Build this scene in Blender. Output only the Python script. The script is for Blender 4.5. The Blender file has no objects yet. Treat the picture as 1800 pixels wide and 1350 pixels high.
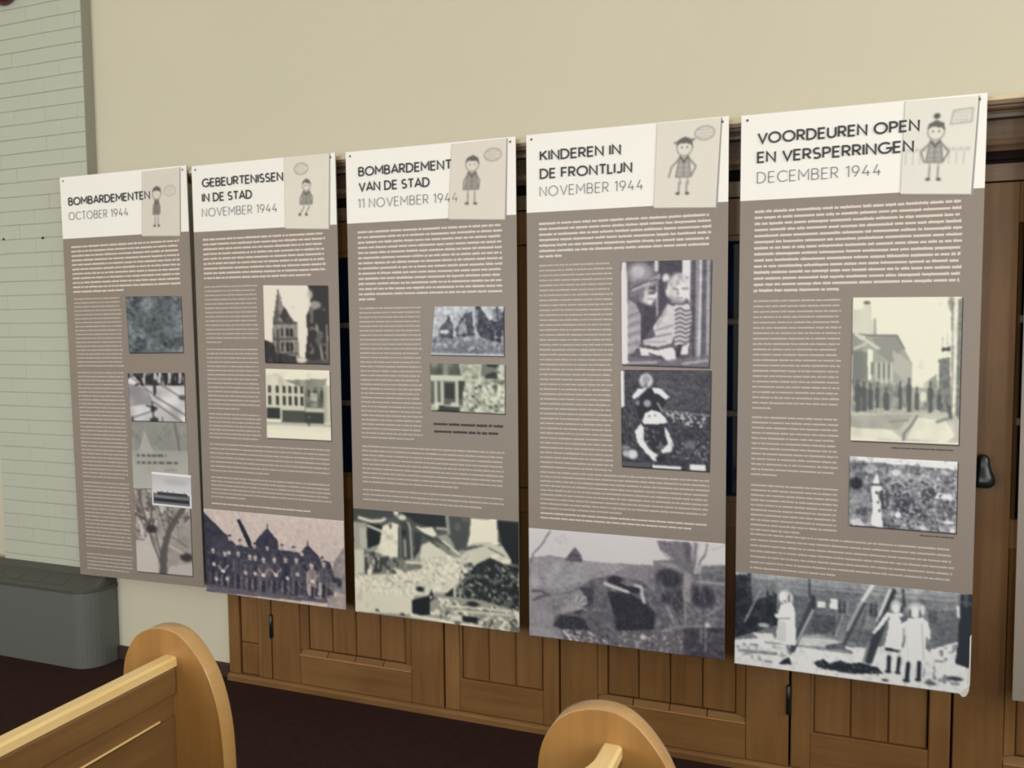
import bpy, bmesh, math, random
import numpy as np
from mathutils import Matrix, Vector

random.seed(7)
RNG = np.random.default_rng(11)
SC = bpy.context.scene
COL = SC.collection

# ------------------------------------------------------------------ camera
cam_d = bpy.data.cameras.new('camera')
cam_d.sensor_width = 36.0
cam_d.lens = 1487.64 / 1800 * 36.0
cam_d.clip_start = 0.05
cam = bpy.data.objects.new('camera', cam_d)
COL.objects.link(cam)
yaw, pitch, roll = -0.366425, 0.066855, -0.0082245
cy, sy, cp, sp = math.cos(yaw), math.sin(yaw), math.cos(pitch), math.sin(pitch)
fwd = Vector((sy * cp, cy * cp, -sp)); r0 = Vector((cy, -sy, 0)); u0 = r0.cross(fwd)
rr = math.cos(roll) * r0 + math.sin(roll) * u0
uu = -math.sin(roll) * r0 + math.cos(roll) * u0
cam.matrix_world = Matrix(((rr.x, uu.x, -fwd.x, 0.0), (rr.y, uu.y, -fwd.y, -3.1724),
                           (rr.z, uu.z, -fwd.z, 1.696), (0, 0, 0, 1)))
SC.camera = cam

# ------------------------------------------------------------------ light
SC.view_settings.view_transform = 'Standard'
SC.view_settings.look = 'None'
SC.view_settings.gamma = 1.0
SC.view_settings.use_curve_mapping = False
SC.view_settings.exposure = -0.15
SC.cycles.pixel_filter_type = 'BLACKMAN_HARRIS'
SC.cycles.filter_width = 2.2
world = bpy.data.worlds.new('overcast_sky')
SC.world = world
world.use_nodes = True
bg = world.node_tree.nodes['Background']
bg.inputs[0].default_value = (0.80, 0.90, 1.0, 1)
bg.inputs[1].default_value = 1.0


def area(name, loc, target, sx, sy_, power, col):
    l = bpy.data.lights.new(name, 'AREA')
    l.shape = 'RECTANGLE'; l.size = sx; l.size_y = sy_; l.energy = power; l.color = col
    o = bpy.data.objects.new(name, l); COL.objects.link(o)
    o.location = loc
    o.rotation_euler = (Vector(target) - Vector(loc)).to_track_quat('-Z', 'Y').to_euler()
    return o


# daylight entering by the tall windows of the right hand wall and of the wall behind the visitor
WIN_RIGHT = [(-1.7, 1.3), (-4.3, 1.3)]           # y centre, width
WIN_FRONT = [(-4.9, 1.6), (-2.7, 1.5), (.25, 1.15), (3.2, 1.1)]     # x centre, width
for yc, w in WIN_RIGHT:
    area('window_daylight', (3.93, yc, 3.1), (-1.6, yc + .5, .9), w, 2.4, 84, (1.0, .995, .985))
for xc, w in WIN_FRONT:
    area('window_daylight', (xc, -6.93, 1.9), (xc - .5, 0.0, .8), w, 2.4, 114 if xc < -2 else (50 if xc < 1 else 66), (.985, .99, 1.0))

# ------------------------------------------------------------------ materials
def lin(c):
    return tuple(((x / 255) / 12.92 if x / 255 <= .04045 else ((x / 255 + .055) / 1.055) ** 2.4) for x in c)


def mat(name, rgb, rough=.6, spec=.4, metal=0.0, noise=0.0, nscale=8.0, bump=0.0, bscale=60.0):
    m = bpy.data.materials.new(name); m.use_nodes = True
    nt = m.node_tree; b = nt.nodes['Principled BSDF']
    c = lin(rgb)
    b.inputs['Base Color'].default_value = (*c, 1)
    b.inputs['Roughness'].default_value = rough
    b.inputs['Specular IOR Level'].default_value = spec
    b.inputs['Metallic'].default_value = metal
    tc = nt.nodes.new('ShaderNodeTexCoord')
    if noise:
        n = nt.nodes.new('ShaderNodeTexNoise'); n.inputs['Scale'].default_value = nscale
        n.inputs['Detail'].default_value = 5
        nt.links.new(tc.outputs['Object'], n.inputs['Vector'])
        mx = nt.nodes.new('ShaderNodeMix'); mx.data_type = 'RGBA'
        mx.inputs[6].default_value = (*[x * (1 - noise) for x in c], 1)
        mx.inputs[7].default_value = (*[min(1, x * (1 + noise)) for x in c], 1)
        nt.links.new(n.outputs[0], mx.inputs[0]); nt.links.new(mx.outputs[2], b.inputs['Base Color'])
    if bump:
        n2 = nt.nodes.new('ShaderNodeTexNoise'); n2.inputs['Scale'].default_value = bscale
        nt.links.new(tc.outputs['Object'], n2.inputs['Vector'])
        bp = nt.nodes.new('ShaderNodeBump'); bp.inputs['Strength'].default_value = bump
        bp.inputs['Distance'].default_value = .004
        nt.links.new(n2.outputs[0], bp.inputs['Height']); nt.links.new(bp.outputs[0], b.inputs['Normal'])
    return m


def wood(name, dark, light, axis='z', rough=.42, spec=.4, scale=1.0, coat=0.0):
    """oak: grain stretched along one axis plus slow tone changes; each object shifts it by its own random"""
    m = bpy.data.materials.new(name); m.use_nodes = True
    nt = m.node_tree; b = nt.nodes['Principled BSDF']
    b.inputs['Roughness'].default_value = rough; b.inputs['Specular IOR Level'].default_value = spec
    b.inputs['Coat Weight'].default_value = coat; b.inputs['Coat Roughness'].default_value = .22
    tc = nt.nodes.new('ShaderNodeTexCoord'); oi = nt.nodes.new('ShaderNodeObjectInfo')
    mp = nt.nodes.new('ShaderNodeMapping')
    s = {'z': (38, 38, 2.2), 'x': (2.2, 38, 38), 'y': (38, 2.2, 38)}[axis]
    mp.inputs['Scale'].default_value = [q * scale for q in s]
    add = nt.nodes.new('ShaderNodeVectorMath'); add.operation = 'ADD'
    sc = nt.nodes.new('ShaderNodeVectorMath'); sc.operation = 'SCALE'; sc.inputs['Scale'].default_value = 13.0
    cmb = nt.nodes.new('ShaderNodeCombineXYZ')
    for k in range(3): nt.links.new(oi.outputs['Random'], cmb.inputs[k])
    nt.links.new(cmb.outputs[0], sc.inputs[0])
    nt.links.new(tc.outputs['Object'], add.inputs[0]); nt.links.new(sc.outputs[0], add.inputs[1])
    nt.links.new(add.outputs[0], mp.inputs['Vector'])
    n = nt.nodes.new('ShaderNodeTexNoise'); n.inputs['Scale'].default_value = 1.0
    n.inputs['Detail'].default_value = 6; n.inputs['Roughness'].default_value = .6; n.inputs['Distortion'].default_value = .4
    nt.links.new(mp.outputs[0], n.inputs['Vector'])
    n2 = nt.nodes.new('ShaderNodeTexNoise'); n2.inputs['Scale'].default_value = 2.6
    nt.links.new(add.outputs[0], n2.inputs['Vector'])
    ad = nt.nodes.new('ShaderNodeMath'); ad.operation = 'ADD'
    nt.links.new(n.outputs[0], ad.inputs[0]); nt.links.new(n2.outputs[0], ad.inputs[1])
    ad2 = nt.nodes.new('ShaderNodeMath'); ad2.operation = 'MULTIPLY_ADD'
    ad2.inputs[1].default_value = .16
    nt.links.new(oi.outputs['Random'], ad2.inputs[0]); nt.links.new(ad.outputs[0], ad2.inputs[2])
    cr = nt.nodes.new('ShaderNodeValToRGB')
    cr.color_ramp.elements[0].position = .72; cr.color_ramp.elements[0].color = (*lin(dark), 1)
    cr.color_ramp.elements[1].position = 1.0; cr.color_ramp.elements[1].color = (*lin(light), 1)
    mr = nt.nodes.new('ShaderNodeMapRange'); mr.inputs[1].default_value = .75; mr.inputs[2].default_value = 1.55
    mr.inputs[3].default_value = .72; mr.inputs[4].default_value = 1.0
    nt.links.new(ad2.outputs[0], mr.inputs[0]); nt.links.new(mr.outputs[0], cr.inputs[0])
    nt.links.new(cr.outputs[0], b.inputs['Base Color'])
    bp = nt.nodes.new('ShaderNodeBump'); bp.inputs['Strength'].default_value = .12; bp.inputs['Distance'].default_value = .002
    nt.links.new(n.outputs[0], bp.inputs['Height']); nt.links.new(bp.outputs[0], b.inputs['Normal'])
    return m


def vcol(name, rough=.5):
    m = bpy.data.materials.new(name); m.use_nodes = True
    nt = m.node_tree; b = nt.nodes['Principled BSDF']
    a = nt.nodes.new('ShaderNodeVertexColor'); a.layer_name = 'ink'
    nt.links.new(a.outputs[0], b.inputs['Base Color'])
    b.inputs['Roughness'].default_value = rough; b.inputs['Specular IOR Level'].default_value = .3
    return m


M = dict(
    plaster=mat('cream_plaster', (208, 202, 180), .9, .1, noise=.03, nscale=1.5, bump=.05, bscale=90),
    ceil=mat('white_ceiling', (225, 220, 205), .95, .1),
    brick=mat('painted_brick', (187, 190, 175), .7, .25, noise=.05, nscale=3, bump=.25, bscale=45),
    joint=mat('painted_joint', (176, 179, 164), .85, .1),
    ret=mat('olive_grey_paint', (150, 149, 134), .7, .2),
    floor=mat('dark_brown_carpet', (54, 38, 35), .95, .05, noise=.25, nscale=30, bump=.2, bscale=300),
    skirting=mat('dark_brown_paint', (62, 42, 34), .6, .3),
    board=mat('banner_taupe', (143, 132, 122), .45, .35),
    edge=mat('banner_core', (190, 184, 176), .6, .2),
    white=mat('banner_white', (247, 245, 238), .45, .35),
    ink=mat('dark_grey_ink', (66, 68, 70), .5, .3),
    inkthin=mat('mid_grey_ink', (118, 121, 124), .5, .3),
    inkbrown=mat('dark_brown_ink', (66, 56, 52), .5, .3),
    lead=mat('pale_lead_ink', (217, 208, 198), .5, .3),
    body=mat('pale_body_ink', (196, 186, 177), .5, .3),
    drop_shadow=mat('grey_drop_shadow', (164, 160, 156), .6, .2),  # painted drop shadow of the cards
    print_drop_shadow=mat('dark_drop_shadow', (78, 72, 70), .6, .2),  # painted drop shadow of the prints
    nail=mat('steel_nail', (110, 108, 104), .35, .5, .8),
    ox=wood('oak_rail', (112, 78, 42), (142, 106, 62), 'x'),
    oz=wood('oak_stile', (110, 76, 40), (140, 103, 60), 'z'),
    odark=wood('oak_cornice', (104, 82, 62), (138, 114, 90), 'x'),
    groove=mat('dark_groove', (34, 24, 22), .8, .1),
    batten=wood('pine_batten', (208, 190, 152), (230, 214, 180), 'x', .6),
    pew_y=wood('varnished_pew_length', (102, 74, 42), (134, 100, 60), 'y', .34, .4, coat=.12),
    pew_rail=wood('varnished_pew_rail', (234, 198, 130), (250, 222, 164), 'y', .26, .5, coat=.35),  # highlight on the rail is raised into the wood colour
    pew_z=wood('varnished_pew_end', (140, 100, 50), (176, 130, 71), 'z', .36, .4, scale=.7, coat=.15),
    pew_edge=wood('varnished_pew_edge', (176, 132, 74), (204, 164, 104), 'y', .24, .5, scale=.5, coat=.6),
    navy=mat('navy_cloth', (34, 66, 104), .8, .1),
    bar=mat('glazing_bar_paint', (104, 94, 86), .5, .4),
    iron=mat('black_iron', (22, 26, 26), .32, .5),
    green=mat('aged_brass', (96, 100, 74), .45, .4, .4),
    heat=mat('grey_enamel', (97, 100, 96), .45, .35),
    heattop=mat('dark_grey_enamel', (74, 76, 70), .45, .35),
    red=mat('dark_red_enamel', (92, 30, 26), .3, .5),
    frame=mat('window_paint', (225, 222, 210), .5, .3),
    photo=vcol('printed_photo'), card=vcol('printed_card'),
    sticker=mat('torn_white_edge', (222, 220, 212), .6, .2),
)
g = bpy.data.materials.new('window_glass'); g.use_nodes = True
nt = g.node_tree; b = nt.nodes['Principled BSDF']
b.inputs['Base Color'].default_value = (.82, .9, .95, 1); b.inputs['Roughness'].default_value = .04
b.inputs['Transmission Weight'].default_value = 1.0; b.inputs['IOR'].default_value = 1.45
M['glass'] = g


# ------------------------------------------------------------------ mesh helpers
class MB:
    def __init__(s):
        s.v, s.f, s.mi = [], [], []

    def quad(s, pts, mi=0):
        n = len(s.v); s.v += [tuple(p) for p in pts]; s.f.append(tuple(range(n, n + len(pts)))); s.mi.append(mi)

    def box(s, x0, x1, y0, y1, z0, z1, mi=0, c=0.0):
        """c chamfers the edges of the face that looks to -y"""
        n = len(s.v)
        if c <= 0:
            s.v += [(x0, y0, z0), (x1, y0, z0), (x1, y0, z1), (x0, y0, z1), (x0, y1, z0), (x1, y1, z0), (x1, y1, z1), (x0, y1, z1)]
            F = [(0, 1, 2, 3), (5, 4, 7, 6), (4, 0, 3, 7), (1, 5, 6, 2), (3, 2, 6, 7), (4, 5, 1, 0)]
        else:
            s.v += [(x0 + c, y0, z0 + c), (x1 - c, y0, z0 + c), (x1 - c, y0, z1 - c), (x0 + c, y0, z1 - c),
                    (x0, y0 + c, z0), (x1, y0 + c, z0), (x1, y0 + c, z1), (x0, y0 + c, z1),
                    (x0, y1, z0), (x1, y1, z0), (x1, y1, z1), (x0, y1, z1)]
            F = [(0, 1, 2, 3)]
            for k in range(4):
                j = (k + 1) % 4
                F += [(4 + k, 4 + j, j, k), (8 + k, 8 + j, 4 + j, 4 + k)]
            F += [(9, 8, 11, 10)]
        s.f += [tuple(n + i for i in q) for q in F]; s.mi += [mi] * len(F)
        return s

    def prof_x(s, pts, x0, x1, mi=0):
        """closed (y, z) profile swept along x"""
        n = len(s.v); k = len(pts)
        s.v += [(x0, y, z) for y, z in pts] + [(x1, y, z) for y, z in pts]
        for i in range(k):
            j = (i + 1) % k
            s.f.append((n + i, n + j, n + k + j, n + k + i)); s.mi.append(mi)
        s.f.append(tuple(n + i for i in reversed(range(k)))); s.f.append(tuple(n + k + i for i in range(k))); s.mi += [mi, mi]
        return s

    def build(s, name, mats, parent=None, bevel=0.0, smooth=False, seg=2):
        me = bpy.data.meshes.new(name); me.from_pydata(s.v, [], s.f)
        for m_ in (mats if isinstance(mats, (list, tuple)) else [mats]): me.materials.append(m_)
        me.polygons.foreach_set('material_index', s.mi)
        bm = bmesh.new(); bm.from_mesh(me); bmesh.ops.recalc_face_normals(bm, faces=bm.faces)
        if bevel:
            bmesh.ops.remove_doubles(bm, verts=bm.verts, dist=1e-6)
            bmesh.ops.bevel(bm, geom=[e for e in bm.edges if e.is_manifold and e.calc_face_angle(0) > .35], offset=bevel, segments=seg, affect='EDGES', profile=.5)
        bm.to_mesh(me); bm.free()
        if smooth:
            me.polygons.foreach_set('use_smooth', [True] * len(me.polygons))
        me.update()
        o = bpy.data.objects.new(name, me); COL.objects.link(o)
        if parent: o.parent = parent
        return o


def raw(name, v, f, m, parent=None, smooth=False):
    me = bpy.data.meshes.new(name); me.from_pydata(v, [], f); me.materials.append(m)
    if smooth: me.polygons.foreach_set('use_smooth', [True] * len(me.polygons))
    me.update(); o = bpy.data.objects.new(name, me); COL.objects.link(o)
    if parent: o.parent = parent
    return o


def lathe(name, prof, m, parent=None, axis='z', seg=28, loc=(0, 0, 0)):
    """prof = [(radius, height)]"""
    v, f = [], []
    for r_, h in prof:
        for k in range(seg):
            a = 2 * math.pi * k / seg
            p = (r_ * math.cos(a), r_ * math.sin(a), h)
            if axis == 'y': p = (p[0], -h, p[1])
            v.append((p[0] + loc[0], p[1] + loc[1], p[2] + loc[2]))
    for i in range(len(prof) - 1):
        for k in range(seg):
            j = (k + 1) % seg
            f.append((i * seg + k, i * seg + j, (i + 1) * seg + j, (i + 1) * seg + k))
    f.append(tuple(reversed(range(seg)))); f.append(tuple((len(prof) - 1) * seg + k for k in range(seg)))
    o = raw(name, v, f, m, parent, True)
    bm = bmesh.new(); bm.from_mesh(o.data); bmesh.ops.recalc_face_normals(bm, faces=bm.faces); bm.to_mesh(o.data); bm.free()
    return o


def empty(name, loc, label, cat, group=None):
    o = bpy.data.objects.new(name, None); COL.objects.link(o); o.location = loc
    o.empty_display_size = .1
    tag(o, label, cat, group); return o


def tag(o, label, cat, group=None):
    o['label'] = label; o['category'] = cat
    if group: o['group'] = group
    return o


def struct(o, label=None):
    o['kind'] = 'structure'
    if label: o['label'] = label
    return o

# ------------------------------------------------------------------ room shell
WY = 0.10                                  # face of the long plastered wall
XL, XR, YF, ZC = -6.2, 4.0, -7.0, 4.6
CL, CR, CT = -2.735, 3.38, 2.40            # recess that holds the cupboards
w = MB()
w.box(XL, CL, WY, .75, 0, ZC); w.box(CL, CR, WY, .75, CT, ZC); w.box(CR, XR, WY, .75, 0, ZC); w.box(CL, CR, .52, .75, 0, CT)
struct(w.build('wall_back', M['plaster']), 'long cream plastered wall above and beside the oak cupboards')
struct(MB().box(XL - .1, XR + .1, YF - .1, .75, -.1, 0).build('floor', M['floor']), 'dark brown carpeted floor')
struct(MB().box(XL - .1, XR + .1, YF - .1, .75, ZC, ZC + .1).build('ceiling', M['ceil']))
struct(MB().box(XL - .15, XL, YF, WY, 0, ZC).build('wall_left', M['plaster']))


def holed_wall(name, along_y, spans, z0, z1):
    w = MB(); t = .3
    lo, hi = (YF, WY) if along_y else (XL, XR)
    def bx(a, b_, c, d):
        if along_y: w.box(XR, XR + t, a, b_, c, d)
        else: w.box(a, b_, YF - t, YF, c, d)
    cur = lo
    for c, wd in sorted(spans):
        bx(cur, c - wd / 2, 0, ZC); bx(c - wd / 2, c + wd / 2, 0, z0); bx(c - wd / 2, c + wd / 2, z1, ZC); cur = c + wd / 2
    bx(cur, hi, 0, ZC)
    struct(w.build(name, M['plaster']))
    return z0, z1


holed_wall('wall_right', True, WIN_RIGHT, 1.9, 4.3)
holed_wall('wall_front', False, WIN_FRONT, .7, 3.1)
wn = 0
for along, spans in ((True, WIN_RIGHT), (False, WIN_FRONT)):
    for c, wd in spans:
        wn += 1
        f = MB(); z0, z1 = (1.9, 4.3) if along else (.7, 3.1); a0, a1 = c - wd / 2, c + wd / 2
        rects = [(a0, a0 + .05, z0, z1), (a1 - .05, a1, z0, z1), (a0, a1, z0, z0 + .05), (a0, a1, z1 - .05, z1), (c - .02, c + .02, z0, z1),
                 (a0, a1, z0 + .8, z0 + .84), (a0, a1, z0 + 1.6, z0 + 1.64)]
        for p0, p1, q0, q1 in rects:
            if along: f.box(XR + .12, XR + .17, p0, p1, q0, q1)
            else: f.box(p0, p1, YF - .17, YF - .12, q0, q1)
        struct(f.build('window_%d' % wn, M['frame']))

# plaster skirting between the pier and the cupboards
struct(MB().box(-3.475, CL, .082, WY, 0, .07, c=.006).build('baseboard_back', M['skirting']), 'low dark brown skirting under the cream wall')

# painted brick pier: every brick its own piece
pier = MB()
PX0, PX1, PY = -4.165, -3.472, .04
pier.box(PX0 + .004, PX1, PY + .004, WY + .01, 0, ZC, 0)
pier = pier.build('wall_pier', M['joint']); struct(pier, 'pale green-grey painted brick pier at the left of the cream wall')
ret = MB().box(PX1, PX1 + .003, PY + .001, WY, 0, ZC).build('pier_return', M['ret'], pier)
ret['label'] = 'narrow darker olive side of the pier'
ch = .0722; nb = 0
brick_me = {}
def brick_mesh(wd, kind):
    key = (round(wd, 3), kind)
    if key not in brick_me:
        o = MB().prof_x([(.012, 0), (.002, 0), (0, .0018), (0, ch - .0046), (.002, ch - .0026), (.012, ch - .0026)], 0, wd).build('brick', M['brick'])
        brick_me[key] = o.data; bpy.data.objects.remove(o)
    return brick_me[key]
z = .15; row = 0
while z < 4.1:
    L = .2165
    x = PX0
    first = L if row % 2 == 0 else L / 2
    xs = []
    wd = first
    while x < PX1 - .01:
        wd = min(wd, PX1 - x); xs.append((x, wd)); x += wd; wd = L
    for x, wd in xs:
        o = bpy.data.objects.new('brick', brick_mesh(wd - .0007, 0)); COL.objects.link(o)
        o.parent = pier
        o.location = (x + .0006, PY - .001 + random.uniform(-.0005, .0005), z + random.uniform(-.0009, .0009))
        o.rotation_euler = (random.uniform(-.012, .012), 0, random.uniform(-.002, .002))
        nb += 1
    z += ch; row += 1
for x, z, r_ in ((-4.062, 2.176, .0055), (-3.786, 2.170, .006), (-4.132, 2.179, .0045)):
    lathe('screw_plug', [(r_ * .6, -.004), (r_, -.001), (r_, .002), (r_ * .4, .003)], M['groove'], pier, 'y', 12, (x, PY - .003, z))

# ------------------------------------------------------------------ grey heater casing under the pier
h = empty('heater_casing', (-4.4, 0.0, 0), 'low grey metal heater casing with rounded corner below the painted brick pier', 'heater')
def plan(fr, z, g_=0.0):
    pts = [(-5.35, .034), (-5.35, fr)]
    cx, cyy, RX, RY = -3.56, .03, .115 - g_, .03 - fr
    for k in range(9):
        a = -math.pi / 2 + (math.pi / 2) * k / 8
        pts.append((cx + RX * math.cos(a), cyy + RY * math.sin(a)))
    pts += [(cx + RX, .098), (-3.4655, .098), (-3.4655, .034)]
    return [(x + 4.4, y, z) for x, y in pts]
def loft(name, rings, m, parent):
    v, f = [], []; k = len(rings[0])
    for r_ in rings: v += r_
    for i in range(len(rings) - 1):
        for j in range(k):
            l = (j + 1) % k
            f.append((i * k + j, i * k + l, (i + 1) * k + l, (i + 1) * k + j))
    f.append(tuple(reversed(range(k)))); f.append(tuple((len(rings) - 1) * k + j for j in range(k)))
    return raw(name, v, f, m, parent)
loft('casing_body', [plan(-.085, .0), plan(-.085, .375), plan(-.081, .383, .004)], M['heat'], h)
lid = loft('casing_lid', [plan(-.090, .383, -.004), plan(-.090, .398, -.004), plan(-.084, .405, .002), plan(.016, .449, .004), plan(.026, .478, .006), plan(.029, .480, .008)], M['heattop'], h)
for k in range(11):
    x0 = -.92 + k * .155
    sl = MB(); y0, z0, y1, z1 = -.066, .4134, -.010, .4380
    sl.v = [(x0, y0, z0), (x0 + .135, y0, z0), (x0 + .135, y1, z1), (x0, y1, z1)]
    sl.v += [(x, y - .0005, z + .0008) for x, y, z in sl.v]
    sl.f = [(4, 5, 6, 7), (0, 1, 5, 4), (1, 2, 6, 5), (2, 3, 7, 6), (3, 0, 4, 7)]; sl.mi = [0] * 5
    sl.build('lid_grille', M['heattop'], lid)

# fire bell at the top of the pier
t = empty('fire_bell', (-3.965, PY, 3.455), 'dark red round bell high on the painted brick pier, cut off by the frame', 'bell')
lathe('backplate', [(.05, -.002), (.05, .018), (.03, .022)], M['red'], t, 'y')
lathe('gong', [(.112, .018), (.112, .026), (.106, .045), (.085, .062), (.05, .072), (.012, .075)], M['red'], t, 'y', 40)
lathe('nut', [(.01, .074), (.01, .082), (.005, .085)], M['nail'], t, 'y', 8)

# ------------------------------------------------------------------ built-in oak cupboards
FY = .080          # face of the frames
ZD = 2.165         # top of the doors


def P(name, parent, m, *a, **k):
    return MB().box(*a, **k).build(name, m, parent)


def cupboard(x0, x1, label, hinge, knob):
    """glazed unit: wide door with four boards below and three glass panes above"""
    t = empty('glazed_cupboard', (x0, FY, 0), label, 'cupboard', 'glazed oak cupboards behind the banners')
    W = x1 - x0
    back = MB()
    back.box(0, W, .40, .42, .036, ZD); back.box(0, .02, .05, .40, .036, ZD); back.box(W - .02, W, .05, .40, .036, ZD)
    back.box(0.02, W - .02, .05, .40, .036, .05); back.box(.02, W - .02, .05, .40, ZD - .02, ZD)
    back.build('carcass', M['groove'], t)
    P('curtain', t, M['navy'], .03, W - .03, .10, .104, .95, 2.10)
    d = MB()
    s = .158
    d.box(.002, s, 0, .035, .035, ZD, c=.0025); d.box(W - s, W - .002, 0, .035, .035, ZD, c=.0025)
    d.box(s, W - s, 0, .035, 2.03, ZD, c=.0025); d.box(s, W - s, 0, .035, .93, 1.03, c=.0025)
    door = d.build('door', M['oz'], t)
    P('bottom_rail', door, M['ox'], s + .001, W - s - .001, .0005, .035, .035, .170, c=.002)
    # weathered sill between rail and boards, with the board joints running on over it
    MB().prof_x([(.0, .171), (-.003, .1735), (-.001, .177), (.001, .178), (.001, .171)], s + .001, W - s - .001).build('sill_lit_edge', M['pew_z'], door)  # paler wood paints in the bright line of light along the sill
    for k in range(4):
        ka = s + .002 + (W - 2 * s) * k / 4; kb = s - .002 + (W - 2 * s) * (k + 1) / 4
        MB().prof_x([(.002, .171), (.002, .178), (.018, .1985), (.035, .1985), (.035, .171)], ka, kb).build('sill', M['ox'], door)
    mo = MB()
    for a, b_, lf in ((s + .0025, s + .038, True), (W - s - .038, W - s - .0025, False)):
        l = a if lf else b_
        e = b_ if lf else a
        for z0, z1 in ((.2015, .93), (1.03, 2.03)):
            if z0 > 1: e = l + (.014 if lf else -.014)
            mo.v += [(l, .004, z0), (e, .020, z0), (e, .034, z0), (l, .034, z0), (l, .004, z1), (e, .020, z1), (e, .034, z1), (l, .034, z1)]
            n = len(mo.v) - 8
            for q in ((0, 1, 5, 4), (1, 2, 6, 5), (2, 3, 7, 6), (3, 0, 4, 7), (3, 2, 1, 0), (4, 5, 6, 7)):
                mo.f.append(tuple(n + i for i in q)); mo.mi.append(0)
    mo.box(s + .04, W - s - .04, .008, .034, .905, .93); mo.box(s + .04, W - s - .04, .008, .034, 1.03, 1.05); mo.box(s + .04, W - s - .04, .008, .034, 2.01, 2.03)
    mo.build('moulding', M['oz'], door)
    xa, xb = s + .040, W - s - .040
    n = 4
    for k in range(n):
        a = xa + (xb - xa) * k / n; b_ = xa + (xb - xa) * (k + 1) / n
        P('plank', door, M['oz'], a + .0015, b_ - .0015, .020, .033, .2015, .908, c=.0045)
    zs = [1.05, 1.363, 1.71, 2.01]
    for k in range(3):
        P('glass_pane', door, M['glass'], s + .012, W - s - .012, .020, .024, zs[k] + .012, zs[k + 1] - .012)
    for zc in zs[1:3]:
        P('glazing_bar', door, M['bar'], s + .012, W - s - .012, .010, .030, zc - .0125, zc + .0125, c=.005)
    hx = .0 if hinge < 0 else W
    for zc in (.295, 1.1, 1.9):
        lathe('hinge', [(.003, -.058), (.0085, -.054), (.0085, .054), (.003, .058)], M['iron'], door, 'z', 12, (hx + (.003 if hinge < 0 else -.003), -.006, zc))
    if knob:
        kx = .066 if hinge > 0 else W - .066
        kn = MB().box(kx - .030, kx - .014, -.005, 0, 1.30, 1.40, c=.002).build('escutcheon', M['green'], door)
        lathe('knob', [(.012, -.056), (.026, -.054), (.037, -.043), (.0385, -.030), (.034, -.012), (.026, .006), (.0215, .024), (.0205, .040), (.015, .052), (.006, .057)],
              M['iron'], door, 'z', 28, (kx, -.038, 1.198))
        lathe('knob_stem', [(.008, 0), (.008, .02)], M['iron'], door, 'y', 14, (kx, 0.0, 1.196))
    return t


def section(x0, x1, label, ns=3, s=.070):
    t = empty('boarded_panel', (x0, FY, 0), label, 'panel', 'narrow boarded oak panels between the cupboards')
    W = x1 - x0
    P('stile', t, M['oz'], .002, s, 0, .035, .035, ZD, c=.003)
    P('stile', t, M['oz'], W - s, W - .002, 0, .035, .035, ZD, c=.003)
    P('rail', t, M['ox'], s, W - s, .002, .035, .035, .177, c=.003)
    P('rail', t, M['ox'], s, W - s, .002, .035, .93, 1.03, c=.003)
    P('rail', t, M['ox'], s, W - s, .002, .035, 2.03, ZD, c=.003)
    xa, xb = s + .012, W - s - .004
    P('fillet', t, M['oz'], s, xa, .008, .034, .177, .93)
    P('fillet', t, M['oz'], s, xa, .008, .034, 1.03, 2.03)
    for k in range(ns):
        a = xa + (xb - xa) * k / ns; b_ = xa + (xb - xa) * (k + 1) / ns
        for z0, z1 in ((.178, .929), (1.031, 2.029)):
            P('plank', t, M['oz'], a + .0012, b_ - .0012, .012, .033, z0, z1, c=.0045)
    P('backing', t, M['groove'], .002, W - .002, .036, .05, .035, ZD)
    return t


cupboard(-2.480, -1.578, 'glazed oak cupboard behind the second and third banners, leftmost of the cupboard doors', -1, False)
cupboard(-1.046, -.144, 'glazed oak cupboard behind the fourth banner, with black hinge low on its right', 1, False)
cupboard(.402, 1.304, 'glazed oak cupboard with pear-shaped black knob beside the fifth banner', 1, True)
cupboard(1.84, 2.742, 'glazed oak cupboard farther right along the wall, past the sixth banner', 1, False)
section(-1.574, -1.050, 'narrow oak panel with upright boards between the left and middle glazed cupboards')
section(-.140, .398, 'narrow oak panel with upright boards under the fifth banner')
section(1.308, 1.836, 'narrow oak panel with upright boards right of the knobbed cupboard')
section(2.746, 3.36, 'narrow oak panel with upright boards at the far right end of the cupboards')
# end panel at the left
t = empty('boarded_panel', (CL, FY, 0), 'narrow oak end panel beside the cream wall, at the left end of the cupboards', 'panel', 'narrow boarded oak panels between the cupboards')
W = .251
P('stile', t, M['oz'], .003, .068, 0, .035, .035, ZD, c=.003)
P('stile', t, M['oz'], .200, W, 0, .035, .035, ZD, c=.003)
P('plank', t, M['oz'], .072, .170, .010, .033, .036, .188, c=.004)
P('plank', t, M['oz'], .072, .170, .010, .033, .192, 1.1, c=.004)
P('plank', t, M['oz'], .072, .170, .010, .033, 1.104, ZD, c=.004)
P('fillet', t, M['oz'], .172, .199, .005, .033, .035, ZD, c=.003)
P('backing', t, M['groove'], .002, W - .002, .036, .05, .035, ZD)

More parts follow.
